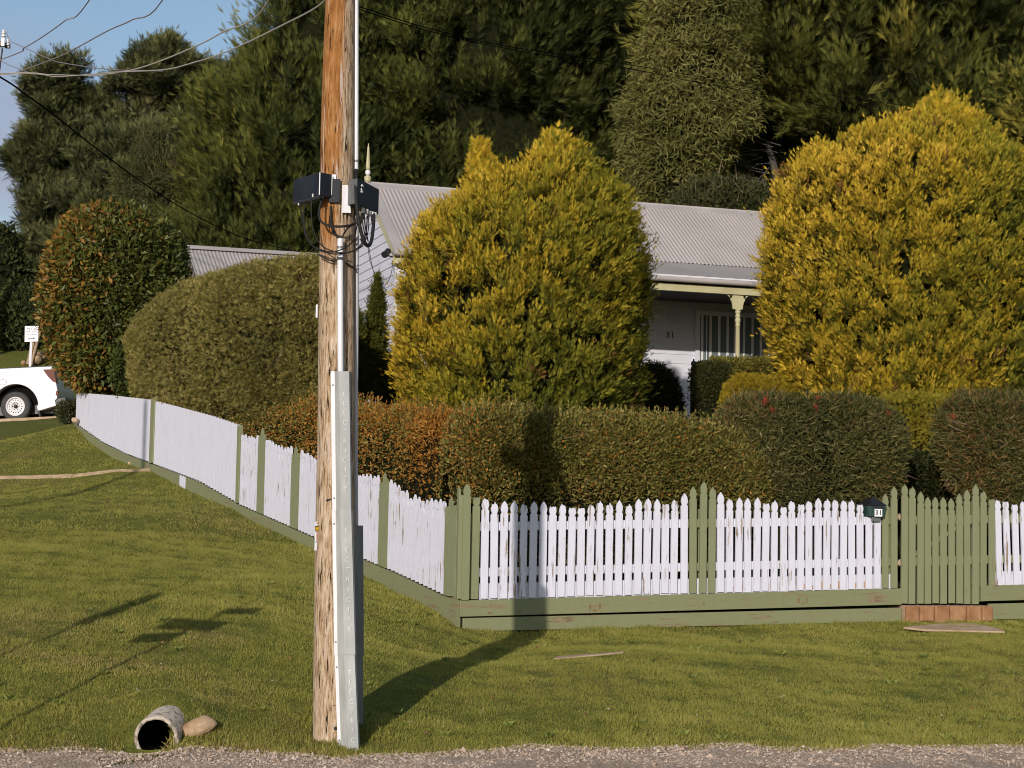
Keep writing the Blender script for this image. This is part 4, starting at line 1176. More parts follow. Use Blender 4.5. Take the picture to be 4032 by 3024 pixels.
# ------------------------------------------------------------------ wires
def wire(label, pts, r, mat, name='overhead_wire', k=6):
    q = smooth_path([P(*p) for p in pts], k)
    o_ = MB().tube(q, r, 6).build(name, mat, None)
    return tag(o_, label, 'overhead wire')
TOPX, TOPY = 1390, -2500
wire('overhead wire crossing the sky highest and furthest left', [(-700, 480, 34), (0, 236, 30), (96, 188, 28.6), (170, 143, 27.4), (255, 82, 26.1), (352, 0, 25), (900, -900, 16), (1370, -2450, 12.5)], .009, M['wire'])
wire('second overhead wire from the left, kinked half way up the sky', [(-700, 380, 36), (-100, 300, 31), (40, 291, 30), (130, 262, 28.8), (250, 215, 27.3), (400, 134, 25.3), (450, 109, 24.7), (520, 78, 24), (640, 0, 22.5), (1000, -700, 16), (1375, -2400, 12.5)], .009, M['wire'])
wire('thick overhead wire sweeping under the others to the tall dark pine', [(-700, 330, 34), (0, 289, 29), (200, 294, 26.5), (330, 297, 25), (430, 291, 24), (560, 265, 22.5), (730, 200, 20.8), (870, 130, 19.3), (1058, 0, 17.3), (1250, -700, 14), (1380, -2300, 12.5)], .008, M['wire_light'])
wire('overhead wire that reaches the utility pole just below the top of the photo', [(-500, 350, 32), (0, 295, 27), (150, 292, 25.5), (230, 302, 24.5), (440, 285, 22), (640, 275, 19.6), (760, 247, 18.3), (900, 200, 17), (1100, 105, 15), (1275, 6, 13.2), (1300, -100, 12.7)], .0065, M['wire_light'])
wire('thin wire from the ceramic insulators to the tall dark pine', [(25, 128, 50), (40, 160, 50), (62, 172, 49.5), (200, 234, 46), (260, 250, 44.5), (440, 274, 40), (640, 280, 35)], .011, M['wire'])
wire('thin wire slanting down from below the insulators', [(-200, 120, 52), (5, 240, 48), (60, 265, 46), (115, 286, 44)], .010, M['wire'])
wire('black service cable drooping steeply from the left edge behind the red-tipped bush', [(-500, 20, 16), (0, 303, 19), (100, 372, 20), (200, 443, 21.5), (400, 600, 25), (600, 745, 29), (800, 865, 34), (1000, 950, 36.5), (1236, 1003, 37.6)], .0095, M['thincable'])
wire('upper of two dark service cables crossing in front of the right-hand cypress', [(1395, 20, 12.6), (1700, 115, 15), (2000, 183, 18), (2450, 250, 21), (2770, 303, 23), (3200, 365, 26), (3650, 428, 30), (4032, 482, 34), (4600, 560, 40)], .0042, M['thincable'])
wire('lower of two dark service cables crossing in front of the right-hand cypress', [(1395, 30, 12.6), (1700, 125, 15), (2000, 192, 18), (2450, 265, 20.5), (2750, 325, 22.5), (3100, 387, 24.7), (3400, 450, 26.5), (3800, 520, 29.5), (4300, 610, 34)], .0042, M['thincable'])
# insulators on a distant pole
ipos = P(-40, 175, 50)
dp = empty('distant_power_pole', (ipos[0], ipos[1], hz(ipos[0], ipos[1])), 'crossarm end with white ceramic insulators at the far left edge of the sky', 'power pole')
MB().tube([ipos + ZZ * (hz(ipos[0], ipos[1]) - ipos[2]) - np.array([.6, 0, 0]), ipos + ZZ * .5 - np.array([.6, 0, 0])], [.16, .11], 12).build('pole_shaft', M['timber'], dp)
MB().tube([P(-120, 176, 50), P(18, 174, 50)], .085, 4).build('crossarm', M['timber'], dp)
def insul(px, py, sc=1.0):
    c_ = P(px, py, 50)
    h = .13 * sc
    MB().lathe(c_, [(0, h), (.04 * sc, h * .95), (.045 * sc, h * .5), (.03 * sc, h * .42), (.062 * sc, h * .3), (.062 * sc, h * .1), (.035 * sc, h * .05), (.035 * sc, -h * .3), (.075 * sc, -h * .45), (.075 * sc, -h * .75), (.02 * sc, -h * .8)], 14).build('insulator', M['ceramic'], dp)
insul(14, 133, .9); insul(31, 168, .8)
MB().box(P(12, 165, 49.85), .09, .04, .24).build('insulator_bracket', M['galv_flange'], dp)
MB().box(P(30, 180, 50.05), .13, .12, .13).build('insulator_bracket', M['black'], dp)
MB().tube([P(10, 188, 50), P(2, 245, 50), P(-20, 420, 50)], .022, 6).build('arm_brace', M['dark'], dp)
# shadows of other street things come from real posts just left of the picture
def street_post(name, label, cat, x, y, h, r, plates, grp=None):
    z = hz(x, y)
    e_ = empty(name, (x, y, z), label, cat, grp)
    MB().tube([(x, y, z - .3), (x, y, z + h)], r, 12).build('post', M['galv'], e_)
    for (dz, w, hh, ang, dx) in plates:
        ax_ = np.array([math.cos(ang), math.sin(ang), 0])
        MB().box(np.array([x, y, z + dz]) + ax_ * dx - np.array([0, r + .012, 0]), w, .006, hh, ax_, np.array([-ax_[1], ax_[0], 0])).build('sign_plate', M['galv'], e_, .001)
    return e_
def back(px, py, Y, h):      # foot of a post whose top at height h throws its shadow on this lawn point
    p = P(px, py, Y)
    L = h / math.tan(SUN_EL)
    q = p - np.array([math.sin(SUN_AZ), math.cos(SUN_AZ), 0]) * L
    for _ in range(8):
        L = (hz(q[0], q[1]) + h - p[2]) / math.tan(SUN_EL)
        q = p - np.array([math.sin(SUN_AZ), math.cos(SUN_AZ), 0]) * L
    return q
q = back(985, 2372, 16.0, 2.6)
street_post('sign_post', 'street sign post standing left of the picture', 'sign post', q[0], q[1], 2.6, .018, [(2.42, .34, .15, .5, .08), (2.15, .50, .18, -.3, -.05), (1.95, .38, .15, 0.2, -.15)])
q = back(690, 2318, 16.7, 2.9)
street_post('sign_post', 'tall leaning sign post standing left of the picture', 'sign post', q[0], q[1], 2.9, .017, [(2.45, .16, .62, .4, .02)])
q = back(555, 1560, 25.9, 7.2)
street_post('power_pole', 'unseen bare metal power pole left of the picture, inferred from its shadow', 'lamp post', q[0], q[1], 7.2, .055, [])  # power pole added out of view to cast the thin shadow

# ------------------------------------------------------------------ cottage
C0 = P(1556, 1400, 30.5); C0[2] = 0
HS, VS = 1.93, 2.2                                # half span; verandah begins at VS
def hp(s, v, z): return C0 + U2 * s + V2 * v + ZZ * z
GZ = 2.75
z_ridge = P(1452, 722, (C0 + V2 * HS)[1])[2]
z_eave = P(1550, 985, (C0 - V2 * .22)[1])[2]
LENH = 16.0
cot = empty('cottage', (C0[0], C0[1], GZ), 'white weatherboard cottage with grey corrugated roof, verandah and finial behind the conifers', 'house')
def siding(name, p0, d, n, s0, s1, z0, ztop, pitch=.163, mat='siding'):
    """lapped boards on a wall through p0 along d, facing n; ztop(s) limits the height"""
    mb = MB()
    z = z0
    while True:
        # clip the board against the roof line by finding its span
        ss = np.linspace(s0, s1, 160)
        ok = ss[np.array([ztop(x) for x in ss]) > z + pitch * .5]
        if len(ok) < 2: break
        a_, b_ = ok[0], ok[-1]
        q = lambda s, t, zz: p0 + d * s + n * t + ZZ * zz
        lo = [q(a_, .024, z), q(b_, .024, z), q(b_, 0, z), q(a_, 0, z)]
        hi = [q(a_, .010, z + pitch + .004), q(b_, .010, z + pitch + .004), q(b_, 0, z + pitch + .004), q(a_, 0, z + pitch + .004)]
        mb.hexa(lo, hi)
        z += pitch
        if z > 12: break
    return mb.build(name, M[mat], cot)
gab = lambda v: z_ridge - .12 - abs(v - HS) * (z_ridge - z_eave) / (HS + .22)
wb = P(1650 - 600, 1650, 30)
siding('gable_wall', C0, V2, -U2, 0.06, 2 * HS - .06, GZ, gab)
siding('front_wall', C0, U2, -V2, 0.06, LENH, GZ, lambda s: z_eave - .02)
siding('rear_wall', hp(0, 2 * HS, 0), U2, V2, 0.06, LENH, GZ, lambda s: z_eave - .02)
siding('end_wall', hp(LENH, 0, 0), V2, U2, 0.06, 2 * HS - .06, GZ, gab)
for s_, v_ in ((0, 0), (0, 2 * HS), (LENH, 0), (LENH, 2 * HS)):
    MB().box(hp(s_, v_, (GZ + z_eave) / 2), .10, .10, z_eave - GZ + .1, U2, V2).build('corner_board', M['siding'], cot, .003)
def corr(name, s0, s1, edge0, edge1, mat, parent, pitch=.076, amp=.0085, step=8):
    """corrugated sheet between two edges (v, z), ridges running from edge0 to edge1"""
    n = int((s1 - s0) / pitch * step)
    ss = np.linspace(s0, s1, n + 1)
    e0, e1 = np.array(edge0), np.array(edge1)
    dd = unit(e1 - e0); nn = np.array([-dd[1], dd[0]])
    if nn[1] < 0: nn = -nn
    h = amp * np.sin(2 * math.pi * (ss - s0) / pitch)
    rows = []
    for e_ in (e0, e1):
        vv = e_[0] + nn[0] * h; zz_ = e_[1] + nn[1] * h
        rows.append(C0 + np.outer(ss, U2) + np.outer(vv, V2) + np.outer(zz_, ZZ))
    k = n + 1
    f = np.stack([np.arange(n), np.arange(1, k), k + np.arange(1, k), k + np.arange(n)], -1)
    o_ = np_mesh(name, np.r_[rows[0], rows[1]], f, None, mat, parent, True)
    return o_
corr('roof_sheet', -.06, VS, (HS - .04, z_ridge - .03), (-.24, z_eave), M['roof'], cot)
TP = (z_ridge - z_eave) / (HS + .24)
corr('roof_sheet', VS, LENH + .2, (HS - .04, z_ridge - .03), (-.06, z_eave + .18 * TP), M['roof'], cot)
corr('roof_sheet', -.06, LENH + .2, (HS + .04, z_ridge - .03), (2 * HS + .24, z_eave), M['roof'], cot)
# ridge capping, barge flashing
rc = MB()
sl_n = unit(np.array([-.24 - HS, z_eave - z_ridge]))
def slope_pt(s, d, lift):
    return hp(s, HS + sl_n[0] * d - sl_n[1] * -lift * 0, z_ridge + sl_n[1] * d + lift)
for sg_ in (1, -1):
    w_ = .19
    a1, a2 = hp(-.12, HS, z_ridge + .015), hp(LENH + .2, HS, z_ridge + .015)
    b1, b2 = hp(-.12, HS + sg_ * sl_n[0] * w_, z_ridge + sl_n[1] * w_ + .006), hp(LENH + .2, HS + sg_ * sl_n[0] * w_, z_ridge + sl_n[1] * w_ + .006)
    rc.hexa([b1 - ZZ * .012, b2 - ZZ * .012, a2 - ZZ * .012, a1 - ZZ * .012], [b1, b2, a2, a1])
rc.tube([hp(-.12, HS, z_ridge + .012), hp(LENH + .2, HS, z_ridge + .012)], .02, 8)
rc.build('ridge_capping', M['flash'], cot)
bf = MB()
LS = math.hypot(HS + .24, z_ridge - z_eave)
for sg_ in (1, -1):
    e0_ = (HS, z_ridge); e1_ = (HS + sg_ * sl_n[0] * LS, z_ridge + sl_n[1] * LS)
    lo = [hp(-.13, e0_[0], e0_[1] - .008), hp(.05, e0_[0], e0_[1] - .008), hp(.05, e1_[0], e1_[1] + .0), hp(-.13, e1_[0], e1_[1] + .0)]
    bf.hexa(lo, [q + ZZ * .028 for q in lo])
bf.build('barge_flashing', M['flash'], cot)
bb = MB()
for sg_ in (1, -1):
    e0_ = (HS, z_ridge - .008); e1_ = (HS + sg_ * sl_n[0] * LS, z_ridge + sl_n[1] * LS - .008)
    lo = [hp(-.125, e0_[0], e0_[1] - .16), hp(-.095, e0_[0], e0_[1] - .16), hp(-.095, e1_[0], e1_[1] - .14), hp(-.125, e1_[0], e1_[1] - .14)]
    hi = [hp(-.125, e0_[0], e0_[1]), hp(-.095, e0_[0], e0_[1]), hp(-.095, e1_[0], e1_[1]), hp(-.125, e1_[0], e1_[1])]
    bb.hexa(lo, hi)
bb.build('barge_board', M['cream'], cot)
# eave gutter on the left part of the front
VS = 2.2                                            # verandah begins here
def rail3(name, s0, s1, v, z, dv, dz, mat, bev=.003, parent=None):
    return MB().box(hp((s0 + s1) / 2, v, z), s1 - s0, dv, dz, U2, V2).build(name, mat, parent or cot, bev)
g1 = MB().tube([hp(-.14, -.30, z_eave - .045), hp(VS, -.30, z_eave - .045)], .062, 12).build('gutter', M['flash'], cot)
rail3('fascia', -.12, VS, -.215, z_eave - .13, .025, .19, M['cream'])
rail3('soffit', -.12, VS, -.10, z_eave - .21, .20, .012, M['siding'])
# verandah: low pitched roof, gutter, beam
VD = 2.15
zg = P(2770, 1097, hp(5.6, -VD - .12, 0)[1])[2]
corr('verandah_roof', VS, LENH, (-.03, z_eave + .18 * TP - .0), (-VD - .02, zg + .01), M['roof'], cot, amp=.002, pitch=.25)
rail3('gutter', VS - .05, LENH, -VD - .10, zg - .026, .11, .030, M['pvc'], .004)
MB().tube([hp(VS - .05, -VD - .115, zg - .075), hp(LENH, -VD - .115, zg - .075)], .048, 12).build('gutter', M['flash'], cot)
zb0 = P(2770, 1136, hp(5.6, -VD, 0)[1])[2]; zb1 = P(2770, 1159, hp(5.6, -VD, 0)[1])[2]
rail3('verandah_beam', VS, LENH, -VD, (zb0 + zb1) / 2 - .0, .07, zb0 - zb1 + .02, M['cream'])
rail3('verandah_ceiling', VS, LENH, -VD / 2, zg - .13, VD, .02, M['dark'])  # coloured dark to deepen the verandah shade
MB().box(hp(VS + .02, -VD / 2 - .1, (zg + z_eave) / 2 - .1), .03, VD - .1, .4, U2, V2).build('verandah_end_panel', M['cream'], cot)
rail3('verandah_floor', VS, LENH, -VD / 2 - .05, GZ + .22, VD, .08, M['timber'])
def vh(px, py): return hor(px, py, hp(0, -VD, 0), U2)
def whit(px, py): return hor(px, py, hp(0, -.02, 0), U2)
def zoom6(x, y): return (2400 + x / 2.0738, 1000 + y / 2.0738)
pb = vh(2904, 1440); pts_ = float(np.dot(pb - C0, U2))
def vpost(s, first):
    e_ = MB()
    zb_ = GZ + .25
    z9 = P(2904, 1222, hp(pts_, -VD, 0)[1])[2]
    H_ = z9 - zb_
    prof = [(.030, H_), (.046, H_ - .01), (.048, H_ - .04), (.030, H_ - .06), (.044, H_ - .085), (.046, H_ - .105), (.030, H_ - .12), (.045, H_ - .14), (.047, H_ - .175), (.040, H_ - .20), (.030, H_ - .225), (.043, H_ - .235), (.043, H_ - .25), (.036, H_ - .26), (.045, H_ * .32), (.046, H_ * .3), (.042, H_ * .29), (.048, H_ * .28), (.048, 0)]
    e_.lathe(hp(s, -VD, zb_), prof[::-1], 16)
    po = e_.build('verandah_post', M['cream'], cot)
    half = [(1045, 318), (1192, 330), (1186, 338), (1160, 335), (1135, 340), (1118, 352), (1108, 362), (1112, 345), (1104, 336), (1094, 336), (1087, 346), (1090, 360), (1100, 366), (1103, 375), (1090, 400), (1085, 430), (1082, 452), (1045, 458)]
    rt = [vh(*zoom6(*p)) for p in half]
    c_ = rt[0]
    pts3 = [hp(s + float(np.dot(p - c_, U2)), -VD, p[2] + .0) for p in rt]
    lt = [hp(s - float(np.dot(p - c_, U2)), -VD, p[2]) for p in rt]
    MB().prism(pts3[1:] + [q for q in lt[::-1]][:-1] , V2 * .035).build('fretwork_bracket', M['cream'], po)
for k in range(-2, 4):
    s = pts_ + k * 2.35
    if VS < s < LENH: vpost(s, k == 0)
# wall window with striped curtains
def whs(px): return float(np.dot(whit(px, 1400) - C0, U2))
zw1 = whit(2790, 1238)[2]; zw0 = GZ + .75
sw0, sw1 = whs(2741), whs(3045)
win = MB()
for (a_, b_, c_, d_) in ((sw0 - .03, sw0 + .05, zw0, zw1), (sw1 - .05, sw1 + .03, zw0, zw1), (sw0 - .03, sw1 + .03, zw1 - .02, zw1 + .06), (sw0 - .06, sw1 + .06, zw0 - .06, zw0)):
    win.box(hp((a_ + b_) / 2, -.045, (c_ + d_) / 2), b_ - a_, .06, d_ - c_, U2, V2)
wf = win.build('window', M['siding'], cot, .003)
MB().box(hp((sw0 + sw1) / 2, -.027, (zw0 + zw1) / 2), sw1 - sw0 - .1, .006, zw1 - zw0, U2, V2).build('curtain', M['curtain'], wf)
for px in (2763, 2796, 2830, 2863, 2892, 2928, 2961, 2994, 3026):
    s = whs(px)
    MB().box(hp(s, -.034, (zw0 + zw1) / 2), .044, .005, zw1 - zw0 - .04, U2, V2).build('curtain_stripe', M['stripe'], wf)
MB().box(hp(whs(2779), -.05, (zw0 + zw1) / 2), .013, .02, zw1 - zw0, U2, V2).build('mullion', M['siding'], wf)
nw = whit(2638, 1320)
text_mesh('house_number', '31', .155, nw - V2 * .012 - ZZ * .0, U2, ZZ, M['ink'], cot, .004, 1.15)
lamp = MB(); lc_ = whit(2651, 1252)
lamp.lathe(lc_ - V2 * .01, [(.085, 0), (.085, .02), (.07, .035)], 20, ax=-V2)
lamp.add([lc_ - V2 * .055 + U2 * .085 * math.cos(t) + ZZ * .035 * math.sin(t) for t in np.linspace(0, 6.283, 20, endpoint=False)], [tuple(range(20))])
o_ = lamp.build('wall_light', M['siding'], cot)
# finial
fa = hp(-.09, HS, z_ridge)
def fz(py): return P(1452, py, fa[1])[2] - z_ridge
MB().lathe(fa, [(.03, fz(718)), (.06, fz(716)), (.055, fz(710)), (.066, fz(703)), (.06, fz(696)), (.03, fz(691))], 14).build('finial_urn', M['cream'], cot)
MB().lathe(fa, [(.01, fz(692)), (.044, fz(686)), (.05, fz(680)), (.044, fz(673)), (.01, fz(668))], 14).build('finial_ball', M['ceramic'], cot)
MB().lathe(fa, [(.03, fz(669)), (.045, fz(666)), (.042, fz(655)), (.02, fz(580)), (.008, fz(571)), (.014, fz(568)), (0, fz(564))], 6).build('finial_spire', M['cream'], cot)
MB().tube([fa - ZZ * .55, fa], .04, 8).build('finial_drop', M['cream'], cot)
# floodlight at the eave corner
q0 = hp(-.10, -.18, z_eave - .12)
fl_ = MB().tube([q0, q0 - U2 * .10 + ZZ * .02, P(1522, 1010, 30.2)], .012, 8)
c1, c2 = P(1529, 989, 30.25), P(1514, 1003, 30.1)
fl_.tube([c1, c1 * .3 + c2 * .7, c2], [.055, .05, .06], 12)
fl_.build('floodlight', M['black'], cot)
poly_tube('cable', [(1545, 1025, 30.3), (1543, 1065, 30.35), (1532, 1100, 30.45), (1515, 1122, 30.6), (1495, 1112, 30.8), (1475, 1080, 31.0), (1462, 1030, 31.1), (1453, 975, 31.2)], .006, M['cable'], cot, 6, 5)

# rear wing
rw = hor(735, 980, P(1240, 1003, 38.0) * np.array([1, 1, 0]), U2)
R0 = P(1262, 1003, 38.0)
sL = float(np.dot(hor(735, 978, R0, U2) - R0, U2))
rear = empty('rear_building', (R0[0] + U2[0] * sL / 2, R0[1] + U2[1] * sL / 2, 4.0), 'low white outbuilding whose corrugated roof shows above the dome hedge', 'house')
def rp(s, v, z): return np.array([R0[0], R0[1], 0]) + U2 * s + V2 * v + ZZ * z
zr = P(1240, 1004, R0[1])[2]
def corr2(s0, s1, v0, z0_, v1, z1_):
    n = int((s1 - s0) / .076 * 8); ss = np.linspace(s0, s1, n + 1); h = .0085 * np.sin(2 * math.pi * ss / .076)
    rows = [np.array([R0[0], R0[1], 0]) + np.outer(ss, U2) + V2 * v_ + np.outer(z_ + h, ZZ) for v_, z_ in ((v0, z0_), (v1, z1_))]
    k = n + 1
    f = np.stack([np.arange(n), np.arange(1, k), k + np.arange(1, k), k + np.arange(n)], -1)
    return np_mesh('roof_sheet', np.r_[rows[0], rows[1]], f, None, M['roof'], rear, True)
corr2(sL, .1, 0, zr - .02, -2.0, zr - 1.05)
corr2(sL, .1, 0, zr - .02, 2.0, zr - 1.05)
MB().hexa([rp(sL, -.16, zr - .055), rp(.12, -.16, zr - .055), rp(.12, .16, zr - .055), rp(sL, .16, zr - .055)], [rp(sL, -.03, zr + .035), rp(.12, -.03, zr + .035), rp(.12, .03, zr + .035), rp(sL, .03, zr + .035)]).build('ridge_capping', M['flash'], rear)
MB().box(rp(sL / 2, 0, zr - 2.3), abs(sL) - .3, 3.6, 2.45, U2, V2).build('wall', M['siding'], rear)
MB().tube([rp(.05, -.1, zr - .03), rp(.12, -.1, zr + .12)], .02, 8).build('cable_bracket', M['cream'], rear)

# ------------------------------------------------------------------ utility vehicle
UY = 44.0
uo = P(64, 1655, UY)
ute = empty('pickup_truck', uo, 'white pickup truck parked on the driveway, seen from its rear half at the left edge', 'pickup truck')
TA = math.atan(.065) - 0
UX = np.array([math.cos(TA), 0, math.sin(TA)]); UZ = np.array([-math.sin(TA), 0, math.cos(TA)]); UYv = np.array([0, 1., 0])
wc = P(64, 1601, UY)                         # rear wheel centre, near side
K = UY / FPX                                 # metres per photo pixel there
def up2(dx, dz, dy=0.0): return wc + UX * dx + UZ * dz + UYv * dy
def tub_pts():
    arch = [(.56 * math.cos(t), .56 * math.sin(t)) for t in np.linspace(R(6), R(174), 22)]
    # outline anticlockwise seen from the camera (x right, z up)
    return [(.99, -.03), (.97, .10), (1.02, .14), (1.035, .34), (.99, .62), (.96, .93), (-1.10, .93), (-1.10, -.05), (-.60, -.05)] + [(x, z - .02) for x, z in arch[::-1]] + [(.52, -.05), (.55, -.13), (.60, -.13)]
prf = [up2(x, z, -.10) for x, z in tub_pts()]
sh = MB().prism(prf[::-1], UYv * 1.82)
body = sh.build('tray_body', M['carwhite'], ute, .012)
MB().hexa([up2(-1.07, .70, -.02), up2(.93, .70, -.02), up2(.93, .70, 1.66), up2(-1.07, .70, 1.66)], [up2(-1.08, .955, -.05), up2(.945, .955, -.05), up2(.945, .955, 1.69), up2(-1.08, .955, 1.69)]).build('tray_liner', M['black'], ute, .004)
MB().box(up2(-.1, -.08, .82), 1.9, 1.3, .22, UX, UYv, UZ).build('chassis', M['black'], ute)
MB().box(up2(.0, .28, .82), 1.3, 1.35, .5, UX, UYv, UZ).build('wheel_well_liner', M['thincable'], ute)
def wheel(dx, dy, name='wheel'):
    c = up2(dx, 0, dy)
    Rt = .365
    w_ = MB().lathe(c, [(.23, -.02), (.30, -.035), (.345, -.02), (.365, .02), (.368, .10), (.365, .18), (.345, .22), (.23, .22)], 40, ax=UYv).build(name, M['rubber'], ute)
    rm = MB().lathe(c, [(.232, -.028), (.222, -.036), (.205, -.03), (.195, .012), (.175, .018), (.125, .005), (.105, -.005), (.10, .02), (.0, .02)], 40, ax=UYv)
    r_ = rm.build('rim', M['rim'], w_)
    h = MB()
    for k in range(16):
        t = 2 * math.pi * k / 16
        h.lathe(c + UX * .155 * math.cos(t) + UZ * .155 * math.sin(t) + UYv * .010, [(0, -.004), (.014, -.004), (.014, .004)], 8, ax=UYv)
    for k in range(6):
        t = 2 * math.pi * k / 6
        h.lathe(c + UX * .075 * math.cos(t) + UZ * .075 * math.sin(t) + UYv * .012, [(0, -.012), (.011, -.010), (.011, .002)], 6, ax=UYv)
    h.lathe(c + UYv * .0, [(0, -.012), (.045, -.008), (.05, .02)], 12, ax=UYv)
    h.build('hub', M['ink'], w_)
wheel(0, -.06); wheel(-3.15, -.06)
wheel(0, 1.50); wheel(-3.15, 1.50)
lens = [(.60, .80), (.98, .80), (1.0, .62), (1.03, .40), (.93, .44), (.80, .57)]
lens = [(.70, .86), (.965, .86), (.99, .70), (1.02, .52), (.93, .56), (.82, .68)]
MB().prism([up2(x, z, -.112) for x, z in lens][::-1], UYv * .2).build('tail_light', M['redlens'], ute, .004)
MB().prism([up2(x, z, 1.55) for x, z in lens][::-1], UYv * .19).build('tail_light', M['redlens'], ute, .004)
MB().prism([up2(x, z, -.06) for x, z in [(.93, .12), (1.06, .16), (1.22, .17), (1.24, .05), (1.15, -.04), (.95, -.03)]][::-1], UYv * 1.74).build('rear_bumper', M['black'], ute, .015)
MB().prism([up2(x, z, -.115) for x, z in [(.99, .22), (1.06, .22), (1.05, .33), (1.01, .33)]][::-1], UYv * .08).build('reflector', M['redlens'], ute)
cap = MB().tube([up2(-.28 + .09 * math.cos(t), .60 + .065 * math.sin(t), -.102) for t in np.linspace(0, 2 * math.pi, 25)], .004, 5)
cap.build('fuel_cap_outline', M['wire'], ute)
MB().prism([up2(x, z, -.05) for x, z in [(.50, .02), (.56, .02), (.60, -.30), (.565, -.30)]][::-1], UYv * .22).build('mud_flap', M['rubber'], ute)
cab_ = [(-1.14, -.05), (-1.14, .93), (-1.22, 1.48), (-2.2, 1.55), (-2.95, .98), (-4.05, .82), (-4.15, .35), (-4.1, -.05), (-3.68, -.05)] + [(-3.15 - .5 * math.cos(t), .5 * math.sin(t) - .03) for t in np.linspace(R(6), R(174), 14)] + [(-2.62, -.05)]
MB().prism([up2(x, z, -.10) for x, z in cab_], UYv * 1.82).build('cab_body', M['carwhite'], ute, .03)
MB().prism([up2(x, z, -.106) for x, z in [(-1.35, .98), (-1.38, 1.42), (-2.15, 1.47), (-2.75, 1.0)]], UYv * 1.83).build('side_window', M['glass'], ute)
# driveway
dvv = []
def dpt(px, py, Y, lift=.03):
    p = P(px, py, Y); return p + ZZ * lift
w0 = up2(0, -.365, 0)
dv = MB()
def uy(dx, dy, dz=0): return up2(dx, -.37 + dz, dy)
dv.add([uy(-14, -1.6, -.02), uy(2.3, -1.6, -.02), uy(3.5, 3.8, .02), uy(-14, 3.8, .02)], [(0, 1, 2, 3)])
dv.add([uy(-14, -1.6, -.02), uy(2.3, -1.6, -.02), uy(2.3, -1.6, -.9), uy(-14, -1.6, -.9)], [(3, 2, 1, 0)])
dv.build('driveway', M['paver'], None)
tag(bpy.data.objects['driveway'], 'tan gravel driveway behind the upper lawn', 'driveway', kind='structure')

# hand-lettered direction sign
sn = P(125, 1448, 49); sgY = 49.0
sgn = empty('direction_sign', sn, 'small white sign on a wooden stake with an arrow pointing right, above the pickup truck', 'sign')
k_ = sgY / FPX
quad = [P(97, 1346, sgY), P(149, 1344, sgY), P(152, 1283, sgY), P(98, 1284, sgY)]
bd = MB().prism(quad, (0, .025, 0)).build('sign_board', M['signwhite'], sgn)
MB().hexa([P(113, 1449, sgY + .03), P(122, 1449, sgY + .03), P(122, 1449, sgY + .08), P(113, 1449, sgY + .08)], [P(118, 1344, sgY + .03), P(127, 1344, sgY + .03), P(127, 1344, sgY + .08), P(118, 1344, sgY + .08)]).build('stake', M['siding'], sgn)
text_mesh('lettering', 'PETITE', .088, P(126, 1294.5, sgY - .01), (1, 0, 0), ZZ, M['ink_grey'], bd, .001, 1.05)
text_mesh('lettering', 'MAISON', .088, P(125.5, 1305.5, sgY - .01), (1, 0, 0), ZZ, M['ink_grey'], bd, .001, 1.05)
text_mesh('lettering', 'ENTRANCE', .055, P(125.5, 1317, sgY - .01), (1, 0, 0), ZZ, M['ink_grey'], bd, .001, 1.05)
q1, q2 = P(110, 1333, sgY - .006), P(131, 1332, sgY - .006)
ar = MB().box((q1 + q2) / 2, np.linalg.norm(q2 - q1), .004, .014)
ar.prism([P(130, 1328, sgY - .004), P(130, 1336, sgY - .004), P(138, 1332, sgY - .004)][::-1], (0, -.002, 0))
ar.build('arrow', M['ink'], bd)
for (a_, b_, w_) in (((122, 1440, 49.6), (160, 1295, 49.9), .05), ((110, 1436, 49.7), (132, 1350, 49.8), .07)):
    o_ = MB().tube([P(*a_), P(*b_)], w_, 4).build('wooden_stake', M['timber'], None)
    tag(o_, 'thin grey stake leaning right behind the white sign' if w_ < .06 else 'broader grey stake leaning behind the foot of the white sign', 'stake')
lab = ['largest round rock of the pile beside the sign', 'flat rock on top of the pile beside the sign', 'small rock nearest the red-tipped bush in the pile by the sign', 'low brown rock at the foot of the sign stake', 'long dark rock low in the pile beside the sign']
for k, (px, py, a_, b_) in enumerate([(142, 1416, .28, .26), (150, 1396, .34, .16), (165, 1403, .22, .17), (96, 1430, .16, .15), (152, 1432, .36, .2)]):
    rock('rock', px, py, 49.8 + .1 * k, a_, .25, b_, lab[k], 'rock', M['stone'], 20 + k, rot=k)

# garden post with finial by the verandah
gp = P(2728, 1660, 28.2); gt = P(2731, 1450, 28.2)
gpo = empty('garden_post', (gp[0], gp[1], hz(gp[0], gp[1])), 'slim dark post with an urn finial at the left end of the clipped verandah hedge', 'post')
MB().tube([(gp[0], gp[1], hz(gp[0], gp[1]) - .1), (gt[0], gt[1], gt[2])], .045, 4).build('post', M['dark'], gpo)
MB().lathe(gt, [(.05, 0), (.03, .02), (.035, .04), (.045, .07), (.035, .10), (.012, .12), (.014, .14), (0, .15)], 12).build('urn_finial', M['dark'], gpo)

